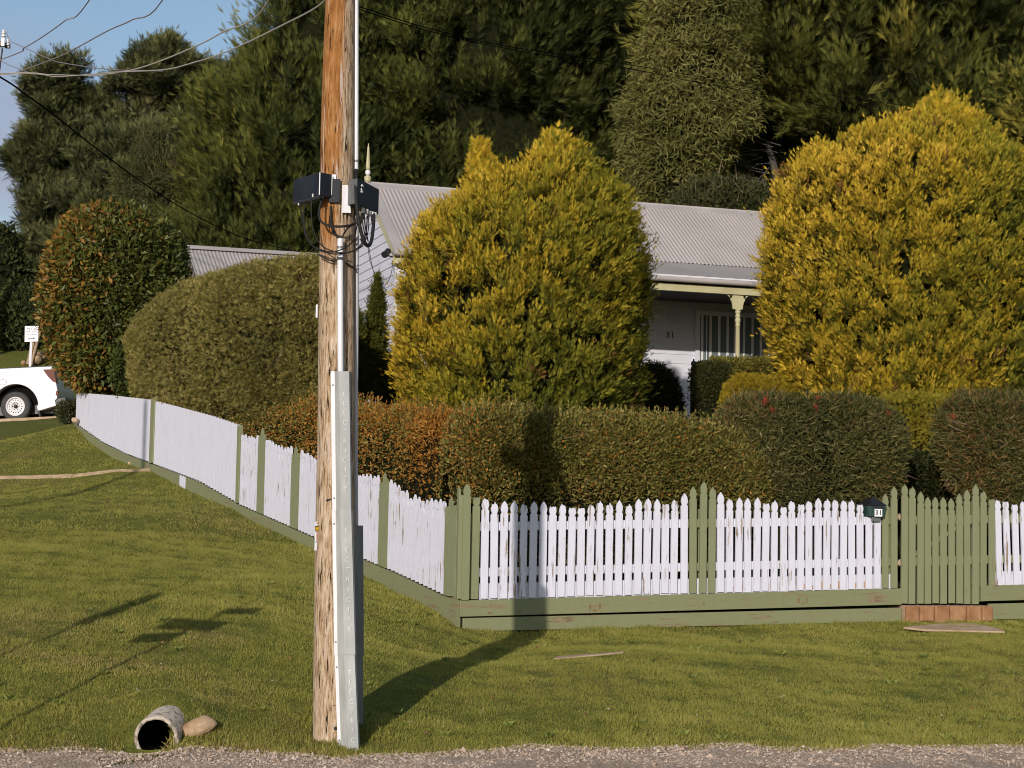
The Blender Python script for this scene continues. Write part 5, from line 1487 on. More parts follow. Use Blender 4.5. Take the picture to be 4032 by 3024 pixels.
# ------------------------------------------------------------------ planting
def lfY(off): # depth of the side fence line behind a given photo column, pushed off metres into the garden
    def f(px):
        p = hor(px, 1900, LF0 - LO * off, LDIR)
        return float(np.clip(p[1], 14, 33))
    return f
def ffY(off):
    def f(px):
        p = hor(px, 1900, FF0 + V2 * off, U2)
        return float(p[1])
    return f
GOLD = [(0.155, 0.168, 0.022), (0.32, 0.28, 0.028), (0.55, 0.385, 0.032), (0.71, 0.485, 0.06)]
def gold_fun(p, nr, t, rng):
    # more golden towards the left and top, greener towards the right and foot
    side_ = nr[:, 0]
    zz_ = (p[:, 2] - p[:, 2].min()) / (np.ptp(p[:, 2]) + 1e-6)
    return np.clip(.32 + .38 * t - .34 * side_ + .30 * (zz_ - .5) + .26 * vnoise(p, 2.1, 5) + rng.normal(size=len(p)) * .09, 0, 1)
cg1 = Crown([(560, 2160, 2225), (600, 2120, 2260), (650, 2070, 2300), (720, 1990, 2370), (790, 1850, 2430), (835, 1770, 2465), (880, 1695, 2490), (1000, 1645, 2510), (1150, 1612, 2520), (1300, 1595, 2510), (1450, 1588, 2495), (1600, 1598, 2480), (1720, 1630, 2450)], 24.0, .95, lump=.05, lscale=2.5, seed=3)
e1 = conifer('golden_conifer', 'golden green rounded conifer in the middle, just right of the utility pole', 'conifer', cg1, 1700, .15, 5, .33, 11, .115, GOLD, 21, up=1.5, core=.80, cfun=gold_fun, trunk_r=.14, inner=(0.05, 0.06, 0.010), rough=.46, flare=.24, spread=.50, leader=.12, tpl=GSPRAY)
def spire(parent, rows, Y, n, seed, L=.30):
    c_ = Crown(rows, Y, 1.0, lump=.12, seed=seed)
    rng = np.random.default_rng(seed)
    p, nr, cc = c_.sample(n, rng, .6)
    ax = unit(nr * .7 + np.array([0, 0, 1.3]) + rng.normal(size=(n, 3)) * .22)
    ln = L * rng.uniform(.5, 1.2, n)
    t = np.clip(.62 + .25 * rng.normal(size=n), 0, 1)
    V, Fc, T = plumes(p - ax * ln[:, None] * .6, ax, ln, 9, .16, colmix(t, *GOLD), rng)
    np_mesh('leading_shoots', V, Fc, T, M['needle'], parent)
spire(e1, [(575, 1886, 1894), (640, 1874, 1916), (700, 1866, 1950), (770, 1860, 1985)], 24.0, 220, 31)
spire(e1, [(545, 2165, 2190), (580, 2150, 2230), (640, 2130, 2270), (700, 2110, 2290)], 24.0, 240, 32)
cg2 = Crown([(430, 3640, 3760), (480, 3580, 3830), (545, 3420, 3880), (610, 3230, 3940), (690, 3140, 4040), (760, 3085, 4100), (850, 3070, 4130), (1000, 3040, 4150), (1200, 3040, 4150), (1400, 3075, 4130), (1580, 3115, 4090)], 25.5, .9, lump=.05, lscale=2.5, seed=6)
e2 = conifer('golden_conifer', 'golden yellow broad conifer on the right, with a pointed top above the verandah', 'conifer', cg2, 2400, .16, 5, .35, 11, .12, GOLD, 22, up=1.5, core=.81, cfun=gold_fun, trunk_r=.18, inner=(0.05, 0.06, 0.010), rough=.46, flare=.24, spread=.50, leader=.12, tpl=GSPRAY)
spire(e2, [(385, 3690, 3720), (430, 3640, 3760), (500, 3590, 3830), (560, 3560, 3860)], 25.5, 260, 41, .36)
spire(e2, [(470, 3820, 3850), (520, 3800, 3870), (600, 3780, 3900)], 25.5, 110, 42, .34)
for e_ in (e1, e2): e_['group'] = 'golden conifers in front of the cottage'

# big trees behind
PINE = [(0.06, 0.070, 0.028), (0.135, 0.145, 0.055), (0.24, 0.235, 0.095)]
CYP = [(0.038, 0.050, 0.013), (0.105, 0.118, 0.027), (0.21, 0.205, 0.042), (0.40, 0.33, 0.055)]
OLIVE = [(0.09, 0.092, 0.024), (0.18, 0.17, 0.045), (0.30, 0.27, 0.085)]
def pine(label, rows, Y, n, seed, L=.62, spr=.40, lump=.22, core=.62, m=8, group='dark pines behind the side fence', clusters=70, shear=None):
    """clumped crown: foliage gathered on the outside of separate rounded boughs with sky between them"""
    cr = Crown(rows, Y, .8, lump=.10, lscale=.6, seed=seed)
    rng = np.random.default_rng(seed)
    c = crown_base(cr); g = hz(*c)
    e_ = empty('pine_tree', (c[0], c[1], g), label, 'pine tree', group)
    p, nr, cc = cr.sample(clusters, rng, .68)
    w_ = np.linalg.norm((p - cc)[:, :2], axis=1)
    r = np.clip(w_ * .40, .8, 1.9) * rng.uniform(.55, 1.25, clusters)
    k_in = rng.uniform(0, .55, clusters) ** 1.3
    ctr = p * (1 - k_in[:, None]) + cc * k_in[:, None] - nr * r[:, None] * rng.uniform(.2, .9, (clusters, 1))
    k = n // clusters
    d = unit(rng.normal(size=(clusters, k, 3)) + np.array([0, -.25, .25]))
    pos = ctr[:, None] + d * (r[:, None] * rng.uniform(.8, 1.05, (clusters, k)))[..., None] * np.array([1, 1, .55])
    pos = pos.reshape(-1, 3); d = d.reshape(-1, 3)
    ax = unit(d * .8 + np.array([0, 0, .65]) + rng.normal(size=d.shape) * .3)
    ln = L * rng.uniform(.5, 1.2, len(pos))
    t = np.clip(.42 + .14 * rng.normal(size=len(pos)) + np.repeat(.16 * rng.normal(size=clusters), k) + .22 * d[:, 2], 0, 1)  # lit tops and darker undersides of the boughs put into the tint
    V, Fc, T = plumes(pos - ax * ln[:, None] * .5, ax, ln, m, spr, colmix(t, *PINE), rng, CSPRAY, spread=.8, inner=(.012, .016, .007), face=d)  # dark plume bases paint shade between the tips
    np_mesh('foliage', V, Fc, T, M['needle'], e_)
    z1 = cr.z[-1] - .8
    trunk(e_, c[0], c[1], g, z1, .32)
    lim = MB()
    for i in range(clusters):
        b_ = np.array([c[0], c[1], 0]); zz_ = ctr[i, 2] - .25 * np.linalg.norm(ctr[i, :2] - c) - .2
        b_[2] = max(zz_, g + 1)
        lim.tube([b_, (b_ + ctr[i]) / 2 - ZZ * .15, ctr[i]], [.11, .07, .03], 5, False)
    lim.build('limb', M['bark'], e_)
    v_ = []; f_ = []
    for i in range(clusters):           # near-black hulls painting the shade inside the boughs
        u_, w2 = np.meshgrid(np.linspace(0, 2 * math.pi, 10, endpoint=False), np.linspace(.3, math.pi - .3, 6))
        q = np.stack([np.sin(w2) * np.cos(u_), np.sin(w2) * np.sin(u_), np.cos(w2) * .6], -1).reshape(-1, 3) * r[i] * core + ctr[i]
        ii = np.arange(60).reshape(6, 10) + 60 * i; jj = np.roll(ii, -1, 1)
        v_.append(q); f_.append(np.stack([ii[:-1], ii[1:], jj[1:], jj[:-1]], -1).reshape(-1, 4))
    np_mesh('shade_core', np.concatenate(v_), np.concatenate(f_), None, M['core'], e_, True)
    return e_
pine('slender pine with sky showing through it, at the left edge under the wires', [(262, 170, 215), (330, 140, 270), (420, 100, 300), (520, 40, 330), (620, 10, 330), (750, 60, 320), (900, 90, 330), (1100, 60, 380), (1350, 40, 380)], 62, 6500, 51, clusters=70)
pine('tallest dark pine with a broad rounded head, below the crossing wires', [(150, 620, 700), (200, 540, 750), (300, 450, 765), (380, 400, 765), (480, 380, 790), (600, 290, 830), (750, 250, 850), (900, 240, 870), (1150, 200, 900), (1350, 200, 900)], 60, 12000, 52, clusters=120)
pine('smaller dark pine between the tallest pine and the cypress', [(275, 790, 850), (330, 745, 890), (420, 710, 900), (520, 690, 930), (650, 700, 950), (900, 700, 980), (1100, 700, 980)], 61, 4500, 53, clusters=60)
pine('dark pine crown rising just left of the cypress top', [(225, 960, 1040), (300, 900, 1100), (420, 880, 1150), (600, 860, 1200), (1000, 860, 1200)], 58, 3000, 54, clusters=40)
pine('low dark pine filling the gap between the slender pine and the tallest pine', [(350, 335, 400), (430, 290, 450), (600, 250, 480), (900, 200, 520), (1300, 180, 540)], 63, 5000, 55, clusters=55)
cr = Crown([(500, 590, 650), (580, 520, 760), (700, 470, 830), (850, 450, 850), (1050, 450, 850), (1200, 450, 850)], 50, .8, lump=.18, lscale=1.0, seed=8)
shrub('young_tree', 'wispy olive tree with bare twigs in front of the tallest pine', 'tree', cr, 50000, .17, [(0.05, 0.055, 0.018), (0.10, 0.105, 0.035), (0.17, 0.155, 0.055)], 61, core=.5, shell=.8, tpl=LONG, twigs=500, clump=.7)
def cypress(label, rows, Y, K, seed, Rc, per, L, m, spr, cols=CYP, **kw):
    cr = Crown(rows, Y, kw.pop('depth', .8), lump=kw.pop('lump', .13), lscale=kw.pop('ls', .9), seed=seed)
    return conifer('cypress_tree', label, 'cypress tree', cr, K, Rc, per, L, m, spr, cols, seed, group='tall cypresses behind the cottage', trunk_r=.4, brown=0, **kw)
DARKC = [(0.025, 0.034, 0.009), (0.055, 0.068, 0.017), (0.10, 0.11, 0.026)]
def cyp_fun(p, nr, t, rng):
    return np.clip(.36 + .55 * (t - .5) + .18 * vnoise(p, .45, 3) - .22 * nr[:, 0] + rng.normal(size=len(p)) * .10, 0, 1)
cypress('cypress with yellowish tips immediately left of the utility pole', [(-60, 1190, 1330), (20, 1175, 1420), (90, 1140, 1500), (150, 1070, 1520), (230, 1020, 1540), (320, 930, 1560), (430, 860, 1600), (560, 830, 1640), (800, 780, 1680), (1000, 750, 1700), (1150, 740, 1700)], 49, 620, 71, .60, 5, 1.35, 16, .42, tpl=CSPRAY, up=1.1, core=.76, flare=.22, spread=.62, rough=.85, inner=(.014,.019,.005), leader=.18, cfun=lambda p, nr, t, rng: np.clip(cyp_fun(p, nr, t, rng) - .15, 0, 1))
cypress('darkest tall cypress behind the cottage ridge, right of the utility pole', [(-900, 1750, 2100), (-500, 1500, 2350), (-100, 1330, 2455), (50, 1280, 2500), (180, 1250, 2540), (300, 1250, 2540), (500, 1250, 2540), (700, 1250, 2540), (950, 1250, 2500)], 51, 1000, 72, .60, 5, 1.35, 16, .42, tpl=CSPRAY, flare=.22, spread=.62, rough=.85, inner=(.015,.02,.005), cols=[(0.036, 0.048, 0.012), (0.090, 0.106, 0.026), (0.165, 0.172, 0.040), (0.29, 0.26, 0.052)], up=.8, core=.80, cfun=cyp_fun)
cypress('shaded cypress far behind, seen through the gaps above the verandah roof', [(-300, 2350, 3250), (100, 2420, 3250), (400, 2380, 3280), (700, 2360, 3300), (950, 2360, 3300)], 60, 420, 75, .8, 4, 1.5, 14, .5, tpl=CSPRAY, cols=DARKC, up=.8, core=.85, cfun=cyp_fun, rough=.4, flare=.25, inner=(.012, .016, .005))
cypress('giant cypress with long sweeping sprays filling the upper right corner', [(-900, 2900, 3900), (-500, 2750, 4500), (-150, 2680, 4700), (0, 2650, 4700), (150, 2640, 4700), (300, 2680, 4700), (430, 2750, 4700), (560, 2880, 4700), (680, 3010, 4700), (800, 3080, 4700), (950, 3120, 4700)], 47, 1050, 73, .75, 5, 2.0, 20, .48, tpl=CSPRAY, up=.95, core=.78, rough=.85, inner=(.014,.019,.005), leader=.18, cfun=lambda p, nr, t, rng: np.clip(cyp_fun(p, nr, t, rng) + .08, 0, 1), spread=.6, flare=.2)
cypress('conifer with a golden tip at the right edge, in front of the giant cypress', [(240, 3960, 3985), (300, 3975, 4060), (420, 3990, 4150), (600, 3990, 4220), (750, 3990, 4220)], 40, 90, 74, .4, 6, .7, 12, .28, tpl=CSPRAY, up=1.1, core=.7, cfun=lambda p, nr, t, rng: np.clip(cyp_fun(p, nr, t, rng) + .3, 0, 1))
cr = Crown([(-500, 2650, 2900), (-200, 2580, 2960), (0, 2550, 2990), (130, 2500, 2990), (300, 2455, 3000), (500, 2410, 2990), (650, 2415, 2900), (760, 2440, 2820), (850, 2480, 2800)], 43.5, .7, lump=.16, lscale=1.3, seed=9)
shrub('wattle_tree', 'pale olive long-leaved tree standing between the two dark cypresses', 'tree', cr, 80000, .20, OLIVE, 62, core=.55, shell=.7, tpl=LONG, outb=.4, upb=-.25, clump=1.0, cfun=None)
cr = Crown([(700, 2780, 2850), (740, 2700, 3000), (790, 2660, 3080), (850, 2640, 3120)], 41, .6, lump=.2, lscale=1.6, seed=12)
shrub('garden_shrub', 'dark shrub with narrow leaves just above the cottage ridge, right of centre', 'shrub', cr, 9000, .18, [(0.03, 0.035, 0.012), (0.07, 0.075, 0.025), (0.14, 0.13, 0.045)], 63, core=.75, shell=.4, tpl=LONG, twigs=150, clump=.8)
# bare branches in the dark hollow above the roof
br = MB()
rg_ = np.random.default_rng(5)
bt = P(3035, 760, 46)
for k in range(14):
    a_ = P(rg_.uniform(2980, 3080), rg_.uniform(560, 740), 44.6)
    pts = [a_]
    d_ = np.array([-1, 0, rg_.uniform(-.4, .35)])
    for j in range(6):
        d_ = unit(d_ + rg_.normal(size=3) * .28); pts.append(pts[-1] + d_ * .35)
    br.tube(pts, [.018, .016, .014, .012, .009, .007, .004], 5, False)
tr_ = MB().tube([P(3100, 900, 44.8), P(3060, 700, 44.8), P(3020, 560, 44.8)], [.16, .12, .06], 8).build('dead_tree', M['dark'], None)
tag(tr_, 'bare branching dead tree in the dark hollow above the verandah roof', 'dead tree')
br.build('bare_branch', M['dark'], tr_)

# dome hedge over the side fence
HB_ = [(0.080, 0.078, 0.020), (0.215, 0.185, 0.046), (0.42, 0.34, 0.11)]
cr = Crown([(1033, 985, 1120), (1058, 865, 1200), (1098, 755, 1230), (1148, 675, 1240), (1218, 617, 1250), (1308, 585, 1250), (1420, 583, 1250), (1505, 610, 1250), (1570, 675, 1245), (1620, 785, 1240), (1670, 935, 1220), (1710, 1035, 1190)], 24, .27, Yshear=lfY(.75), expo=2.3, lump=.05, lscale=3, seed=14)
shrub('dome_hedge', 'large olive dome-shaped clipped bush bulging over the white side fence', 'bush', cr, 95000, .062, HB_, 64, core=.80, shell=.14, tpl=TUFT, twigs=1300, clump=.9, outb=.9, upb=.5, cfun=lambda p, nr, T, rng: T * (1 + .25 * vnoise(p, 1.1, 4))[:, None] * np.where(rng.uniform(size=(len(p), 1)) < .06, 1.5, 1))
# red-tipped shrub
def redtip(p, nr, T, rng):
    u = rng.uniform(size=len(p)); k = .10 + .50 * np.clip(-nr[:, 0], -.2, 1) + .22 * vnoise(p, 1.3, 8) + .30 * np.clip(nr[:, 2] - .3, 0, 1)
    red = colmix(rng.uniform(size=len(p)), (0.20, 0.085, 0.020), (0.32, 0.16, 0.03), (0.28, 0.20, 0.04))
    return np.where((u < k)[:, None], red, T)
cr = Crown([(800, 400, 500), (835, 310, 580), (880, 255, 665), (960, 205, 720), (1060, 178, 738), (1180, 172, 742), (1300, 185, 738), (1400, 208, 728), (1480, 238, 698), (1535, 300, 620), (1552, 390, 510)], 29.0, .85, expo=2.2, lump=.06, lscale=2.5, seed=15)
shrub('red_tip_bush', 'tall glossy bush with reddish new leaves at the far end of the side fence', 'bush', cr, 34000, .105, [(0.045, 0.058, 0.013), (0.10, 0.115, 0.022), (0.17, 0.17, 0.035)], 65, core=.82, shell=.16, mat='leafgloss', clump=.8, cfun=redtip, upb=.15)
cr = Crown([(1350, 470, 500), (1400, 450, 515), (1500, 445, 520), (1560, 480, 515)], 27.3, 1.0, lump=.1, seed=16)
shrub('garden_shrub', 'small fresh green shrub squeezed between the red-tipped bush and the dome bush', 'shrub', cr, 2500, .06, [(0.05, 0.075, 0.015), (0.10, 0.12, 0.025)], 66, core=.85, shell=.1)
cr = Crown([(1578, 250, 285), (1595, 228, 304), (1625, 222, 306), (1655, 236, 296), (1668, 250, 290)], 29.8, 1.0, lump=.06, seed=17)
shrub('round_bush', 'small round bush with tiny white flowers at the end of the side fence', 'bush', cr, 2600, .035, [(0.05, 0.06, 0.02), (0.10, 0.11, 0.04)], 67, core=.9, shell=.05, cfun=lambda p, nr, T, rng: np.where(rng.uniform(size=(len(p), 1)) < .04, np.array([[.6, .58, .52]]), T))
# greenery beyond the pickup
cr = Crown([(1110, 60, 110), (1150, 20, 200), (1220, -60, 260), (1320, -80, 290), (1400, 50, 300), (1430, 90, 300)], 53, .7, lump=.15, lscale=1.2, seed=18)
shrub('garden_shrub', 'dark leafy shrub mass behind the white sign', 'shrub', cr, 12000, .17, [(0.025, 0.035, 0.010), (0.055, 0.070, 0.02), (0.10, 0.11, 0.03)], 68, core=.85, shell=.3, clump=.8)
cr = Crown([(880, -60, 20), (930, -80, 80), (1030, -90, 120), (1150, -90, 130), (1350, -90, 60)], 57, .7, lump=.15, lscale=1.2, seed=19)
shrub('garden_shrub', 'dark rounded tree at the left edge, below the slender pine', 'shrub', cr, 9000, .20, [(0.020, 0.028, 0.008), (0.045, 0.058, 0.015), (0.09, 0.10, 0.025)], 69, core=.85, shell=.4, clump=.8)
o_ = MB().tube([P(8, 1345, 56), P(8, 1288, 56)], .045, 6).build('wooden_post', M['timber'], None)
tag(o_, 'thin wooden post on the upper lawn at the left edge', 'post')

# pencil conifers against the gable
for rows, Y, n, sd, lb_ in (([(1085, 1484, 1489), (1130, 1476, 1496), (1200, 1458, 1505), (1300, 1440, 1513), (1400, 1425, 1520), (1500, 1415, 1524), (1570, 1412, 1526)], 26.6, 700, 81, 'narrow pointed cypress standing against the white gable wall'),
                       ([(1215, 1398, 1408), (1260, 1390, 1424), (1350, 1385, 1430), (1450, 1380, 1434), (1570, 1378, 1436)], 26.3, 420, 82, 'second narrow cypress, half hidden behind the utility pole')):
    cr = Crown(rows, Y, 1.0, lump=.05, seed=sd)
    conifer('pencil_cypress', lb_, 'cypress', cr, n, .06, 4, .15, 8, .055, [(0.045, 0.055, 0.010), (0.11, 0.115, 0.018), (0.19, 0.17, 0.025)], sd, up=1.8, core=.75, flare=.22, rough=.3, leader=0, group='narrow cypresses by the gable', trunk_r=.05)
# dark clipped shapes by the verandah
cr = Crown([(1432, 2545, 2590), (1455, 2515, 2625), (1500, 2490, 2662), (1560, 2480, 2682), (1640, 2480, 2690), (1720, 2480, 2690)], 28.0, 1.0, expo=2.4, lump=.03, seed=83)
shrub('clipped_bush', 'dark round-topped clipped bush in shade beside the middle conifer', 'bush', cr, 9000, .05, [(0.020, 0.024, 0.008), (0.045, 0.050, 0.014)], 84, core=.93, shell=.08)

def hedge_body(path, hw, z0s, z1s, expo=4.0, seed=0, lump=.03, ls=2.0, endr=.8):
    """closed clipped hedge along a path; returns sampler and core mesh"""
    path = np.array(path, float); z0s = np.array(z0s, float); z1s = np.array(z1s, float)
    seg = np.r_[0, np.cumsum(np.linalg.norm(np.diff(path, axis=0), axis=1))]
    def f(s, phi, k=1.0):
        x = np.stack([np.interp(s, seg, path[:, i]) for i in range(2)], -1)
        eps = .05
        d = np.stack([np.interp(np.minimum(s + eps, seg[-1]), seg, path[:, i]) - np.interp(np.maximum(s - eps, 0), seg, path[:, i]) for i in range(2)], -1)
        d = unit(d); n = np.stack([d[..., 1], -d[..., 0]], -1)
        a, b = np.interp(s, seg, z0s), np.interp(s, seg, z1s)
        endk = np.clip(np.minimum(s, seg[-1] - s) / (hw * endr), 0, 1)
        endk = (1 - (1 - endk) ** 3) ** (1 / 3)
        e_ = 2 / expo
        c_, s_ = np.cos(phi), np.sin(phi)
        y = np.sign(c_) * np.abs(c_) ** e_ * hw * endk
        zc, zh = (a + b) / 2, (b - a) / 2
        z = zc + np.sign(s_) * np.abs(s_) ** e_ * zh * (.35 + .65 * endk)
        q = np.concatenate([x + n * (y * k)[..., None], (zc + (z - zc) * (1 - (1 - k) * .5))[..., None]], -1)
        nn = vnoise(q.reshape(-1, 3), ls, seed).reshape(z.shape)
        q[..., :2] += n * (np.sign(c_) * lump * nn)[..., None]
        q[..., 2] += np.where(s_ > 0, lump * nn, 0)
        return q, np.concatenate([x, zc[..., None]], -1)
    return f, seg[-1]
def hedge(name, label, cat, path, hw, z0s, z1s, n, size, cols, seed, tpl=LEAF, mat='leaf', group=None, cfun=None, core=.82, shell=.10, shoots=0, lump=.04, ls=2.2, twigs=0, expo=4.5, upb=.35, outb=.7, endr=.8):
    f, Ltot = hedge_body(path, hw, z0s, z1s, expo, seed, lump, ls, endr)
    rng = np.random.default_rng(seed)
    path = np.array(path, float)
    mid = path[len(path) // 2]
    e_ = empty(name, (mid[0], mid[1], hz(*mid)), label, cat, group)
    s = rng.uniform(0, Ltot, n)
    # three sides: street face, top, back
    u = rng.uniform(size=n)
    phi = np.where(u < .52, rng.uniform(-.45, .8, n), np.where(u < .82, rng.uniform(.7, 2.4, n), rng.uniform(2.3, 3.6, n)))
    p, c = f(s, phi)
    p2, _ = f(np.minimum(s + .03, Ltot), phi); p3, _ = f(s, phi + .03)
    nr = unit(np.cross(p2 - p, p3 - p)); o = p - c
    fl = np.sign((nr * o).sum(-1, keepdims=True)); fl[fl == 0] = 1; nr = nr * fl
    bad = ~np.isfinite(nr).all(1); nr[bad] = (0, -1, 0)
    nzv = vnoise(p, 7, seed + 2)
    pos = p - nr * (shell * (rng.uniform(-.35, 1, n) + .35 * nzv))[:, None]
    d = unit(nr * outb + np.array([0, 0, upb]) + rng.normal(size=(n, 3)) * .75)
    t = rng.uniform(0, 1, n) * .65 + .17 + .17 * vnoise(p, 1.8, seed + 3)
    T = colmix(t, *cols)
    if cfun is not None: T = cfun(p, nr, T, rng)
    V, Fc, T = stamp(tpl[0], tpl[1], pos, d, size * rng.uniform(.6, 1.3, n), T, rng=rng)
    np_mesh('foliage', V, Fc, T, M[mat], e_)
    if shoots:
        s = rng.uniform(0.1, Ltot - .1, shoots)
        p, c = f(s, rng.uniform(1.0, 2.1, shoots))
        m_ = 10
        hh = rng.uniform(.05, .19, shoots)
        tt_ = rng.uniform(0, 1, (shoots, m_))
        ld = unit(np.array([0, 0, 1.0]) + rng.normal(size=(shoots, 3)) * .2)
        pos = (p[:, None] + ld[:, None] * (hh[:, None] * tt_)[..., None]).reshape(-1, 3)
        d = unit(np.array([0, 0, 1.1]) + rng.normal(size=(shoots * m_, 3)) * .6)
        T = colmix(rng.uniform(.2, 1, len(pos)), *cols)
        if cfun is not None: T = cfun(pos, np.tile([[0, 0, 1.]], (len(pos), 1)), T, rng)
        V, Fc, T = stamp(tpl[0], tpl[1], pos, d, size * rng.uniform(.6, 1.1, len(pos)), T, rng=rng)
        np_mesh('new_shoots', V, Fc, T, M[mat], e_)
    if twigs:
        s = rng.uniform(0, Ltot, twigs); p, c = f(s, rng.uniform(-.8, .9, twigs))
        d = unit(rng.normal(size=(twigs, 3)) + np.array([0, -.3, .1]))
        V, Fc, T = stamp(np.array([(-.02, 0, 0), (.02, 0, 0), (0.0, 1, .05)]), np.array([(0, 1, 2)]), p, d, rng.uniform(.12, .32, twigs), np.tile(np.array([[.24, .14, .075]]), (twigs, 1)), rng=rng)
        tag(np_mesh('twigs', V, Fc, T, M['leaf'], e_), kind='stuff')
    S_, H_ = np.meshgrid(np.linspace(.02, Ltot - .02, max(12, int(Ltot * 6))), np.linspace(0, 2 * math.pi, 28, endpoint=False), indexing='ij')
    q, _ = f(S_, H_, core)
    i_ = np.arange(S_.size).reshape(S_.shape); j_ = np.roll(i_, -1, 1)
    ff = np.stack([i_[:-1], j_[:-1], j_[1:], i_[1:]], -1).reshape(-1, 4)
    np_mesh('shade_core', q.reshape(-1, 3), ff, None, M['core'], e_, True)
    return e_
BOX = [(0.050, 0.056, 0.012), (0.125, 0.122, 0.024), (0.23, 0.195, 0.045), (0.40, 0.31, 0.11)]
def fhp(px, top, off=1.0):
    b = hor(px, top, FF0 + V2 * (off - .4), U2); q = hor(px, top, FF0 + V2 * off, U2)
    return (q[0], q[1]), b[2]
def orange_fun(p, nr, T, rng):
    """browned-off stretches of the hedge beside the corner"""
    d1 = (p[:, 0] + 1.6) / .42; d2 = (p[:, 0] + .5) / .5
    k = .95 * np.exp(-d1 ** 2) + .22 * np.exp(-d2 ** 2) + .14 * vnoise(p, 1.0, 6) + .04
    o_ = colmix(rng.uniform(size=len(p)), (0.22, 0.090, 0.016), (0.38, 0.16, 0.025), (0.50, 0.24, 0.05))
    return np.where((rng.uniform(size=len(p)) < k)[:, None], o_, T)
pth = []; tops = []
for px, top in [(1765, 1606), (1850, 1612), (1920, 1617), (2000, 1628), (2200, 1638), (2450, 1645), (2620, 1652), (2750, 1668), (2900, 1720), (3000, 1800)]:
    (x, y), z = fhp(px, top, .78); pth.append((x, y)); tops.append(z)
hedge('box_hedge', 'long clipped box hedge behind the front picket fence, shadow of the pole falling on it', 'hedge', pth, .50, [.45] * len(pth), tops, 120000, .042, BOX, 91, cfun=orange_fun, shoots=700, twigs=250, lump=.035)
pth = []; tops = []
for px, top, off in [(1870, 1612, .95), (1800, 1606, .95), (1700, 1596, .95), (1560, 1588, .9), (1450, 1578, .85), (1330, 1566, .8), (1230, 1556, .8), (1130, 1556, .8), (1060, 1575, .8), (1000, 1600, .8)]:
    q = hor(px, top, LF0 - LO * off, LDIR); b = hor(px, top, LF0 - LO * (off - .4), LDIR)
    pth.append((q[0], q[1])); tops.append(b[2])
def orange2(p, nr, T, rng):
    yy = p[:, 1]
    k = .60 * np.exp(-((yy - 21.2) / 1.3) ** 2) + .75 * np.exp(-((yy - 19.2) / .55) ** 2) + .25 * vnoise(p, 1.5, 16) + .12
    o_ = colmix(rng.uniform(size=len(p)), (0.22, 0.095, 0.016), (0.38, 0.165, 0.026), (0.48, 0.25, 0.05))
    return np.where((rng.uniform(size=len(p)) < k)[:, None], o_, T)
hedge('box_hedge', 'hedge behind the side pickets with browned orange patches', 'hedge', pth, .46, [.55] * 7 + [1.1] * 3, tops, 95000, .042, BOX, 92, cfun=orange2, shoots=300, lump=.06)
# callistemon bushes
CAL = [(0.028, 0.034, 0.010), (0.072, 0.078, 0.021), (0.165, 0.145, 0.042), (0.42, 0.36, 0.20)]
def bottlebrush(label, rows, n, seed, off=.75):
    cr = Crown(rows, 20, .42, Yshear=ffY(off), expo=2.8, lump=.07, lscale=2.6, seed=seed)
    def cf(p, nr, T, rng):
        br_ = np.clip(.13 + .42 * vnoise(p, 1.6, 13), 0, .6)
        bro = colmix(rng.uniform(size=len(p)), (0.18, 0.095, 0.030), (0.30, 0.17, 0.06))
        return np.where((rng.uniform(size=len(p)) < br_)[:, None], bro, T)
    e_ = shrub('bottlebrush_bush', label, 'bush', cr, n, .075, CAL, seed, core=.74, shell=.14, tpl=LONG, mat='leaf', cfun=cf, twigs=420, clump=.8, group='bottlebrush bushes behind the fence')
    return e_, cr
eb1, cb1 = bottlebrush('wide dark bottlebrush bush with a few red flowers behind the letterbox fence bay', [(1562, 2950, 3360), (1585, 2885, 3450), (1640, 2840, 3515), (1720, 2800, 3552), (1800, 2780, 3562), (1880, 2800, 3545), (1940, 2840, 3510), (1990, 2900, 3420), (2080, 2950, 3350)], 85000, 93)
eb2, cb2 = bottlebrush('bottlebrush bush at the right edge behind the gate, brown twigs showing', [(1562, 3850, 4450), (1600, 3780, 4520), (1680, 3735, 4560), (1780, 3722, 4570), (1880, 3738, 4560), (1950, 3765, 4540), (2000, 3800, 4500), (2080, 3850, 4400)], 90000, 94)
rg_ = np.random.default_rng(4)
def flowers(parent, lst):
    for px, py, Y in lst:
        c_ = P(px, py, Y); n_ = 60
        d = unit(rg_.normal(size=(n_, 3)) + np.array([0, -.3, .2]))
        V, Fc, T = stamp(np.array([(-.04, 0, 0), (.04, 0, 0), (0, 1, 0)]), np.array([(0, 1, 2)]), c_ + rg_.normal(size=(n_, 3)) * .014, d, np.full(n_, .032), np.tile([[.50, .07, .045]], (n_, 1)) * rg_.uniform(.6, 1.2, (n_, 1)), rng=rg_)
        np_mesh('red_flower', V, Fc, T, M['leaf'], parent)
ya = ffY(.33)
flowers(eb1, [(px, py, ya(px) ) for px, py in ((3008, 1585), (3016, 1572), (3040, 1612), (3212, 1600), (3220, 1567), (3495, 1625))])
flowers(eb2, [(3752, 1640, ya(3752))])
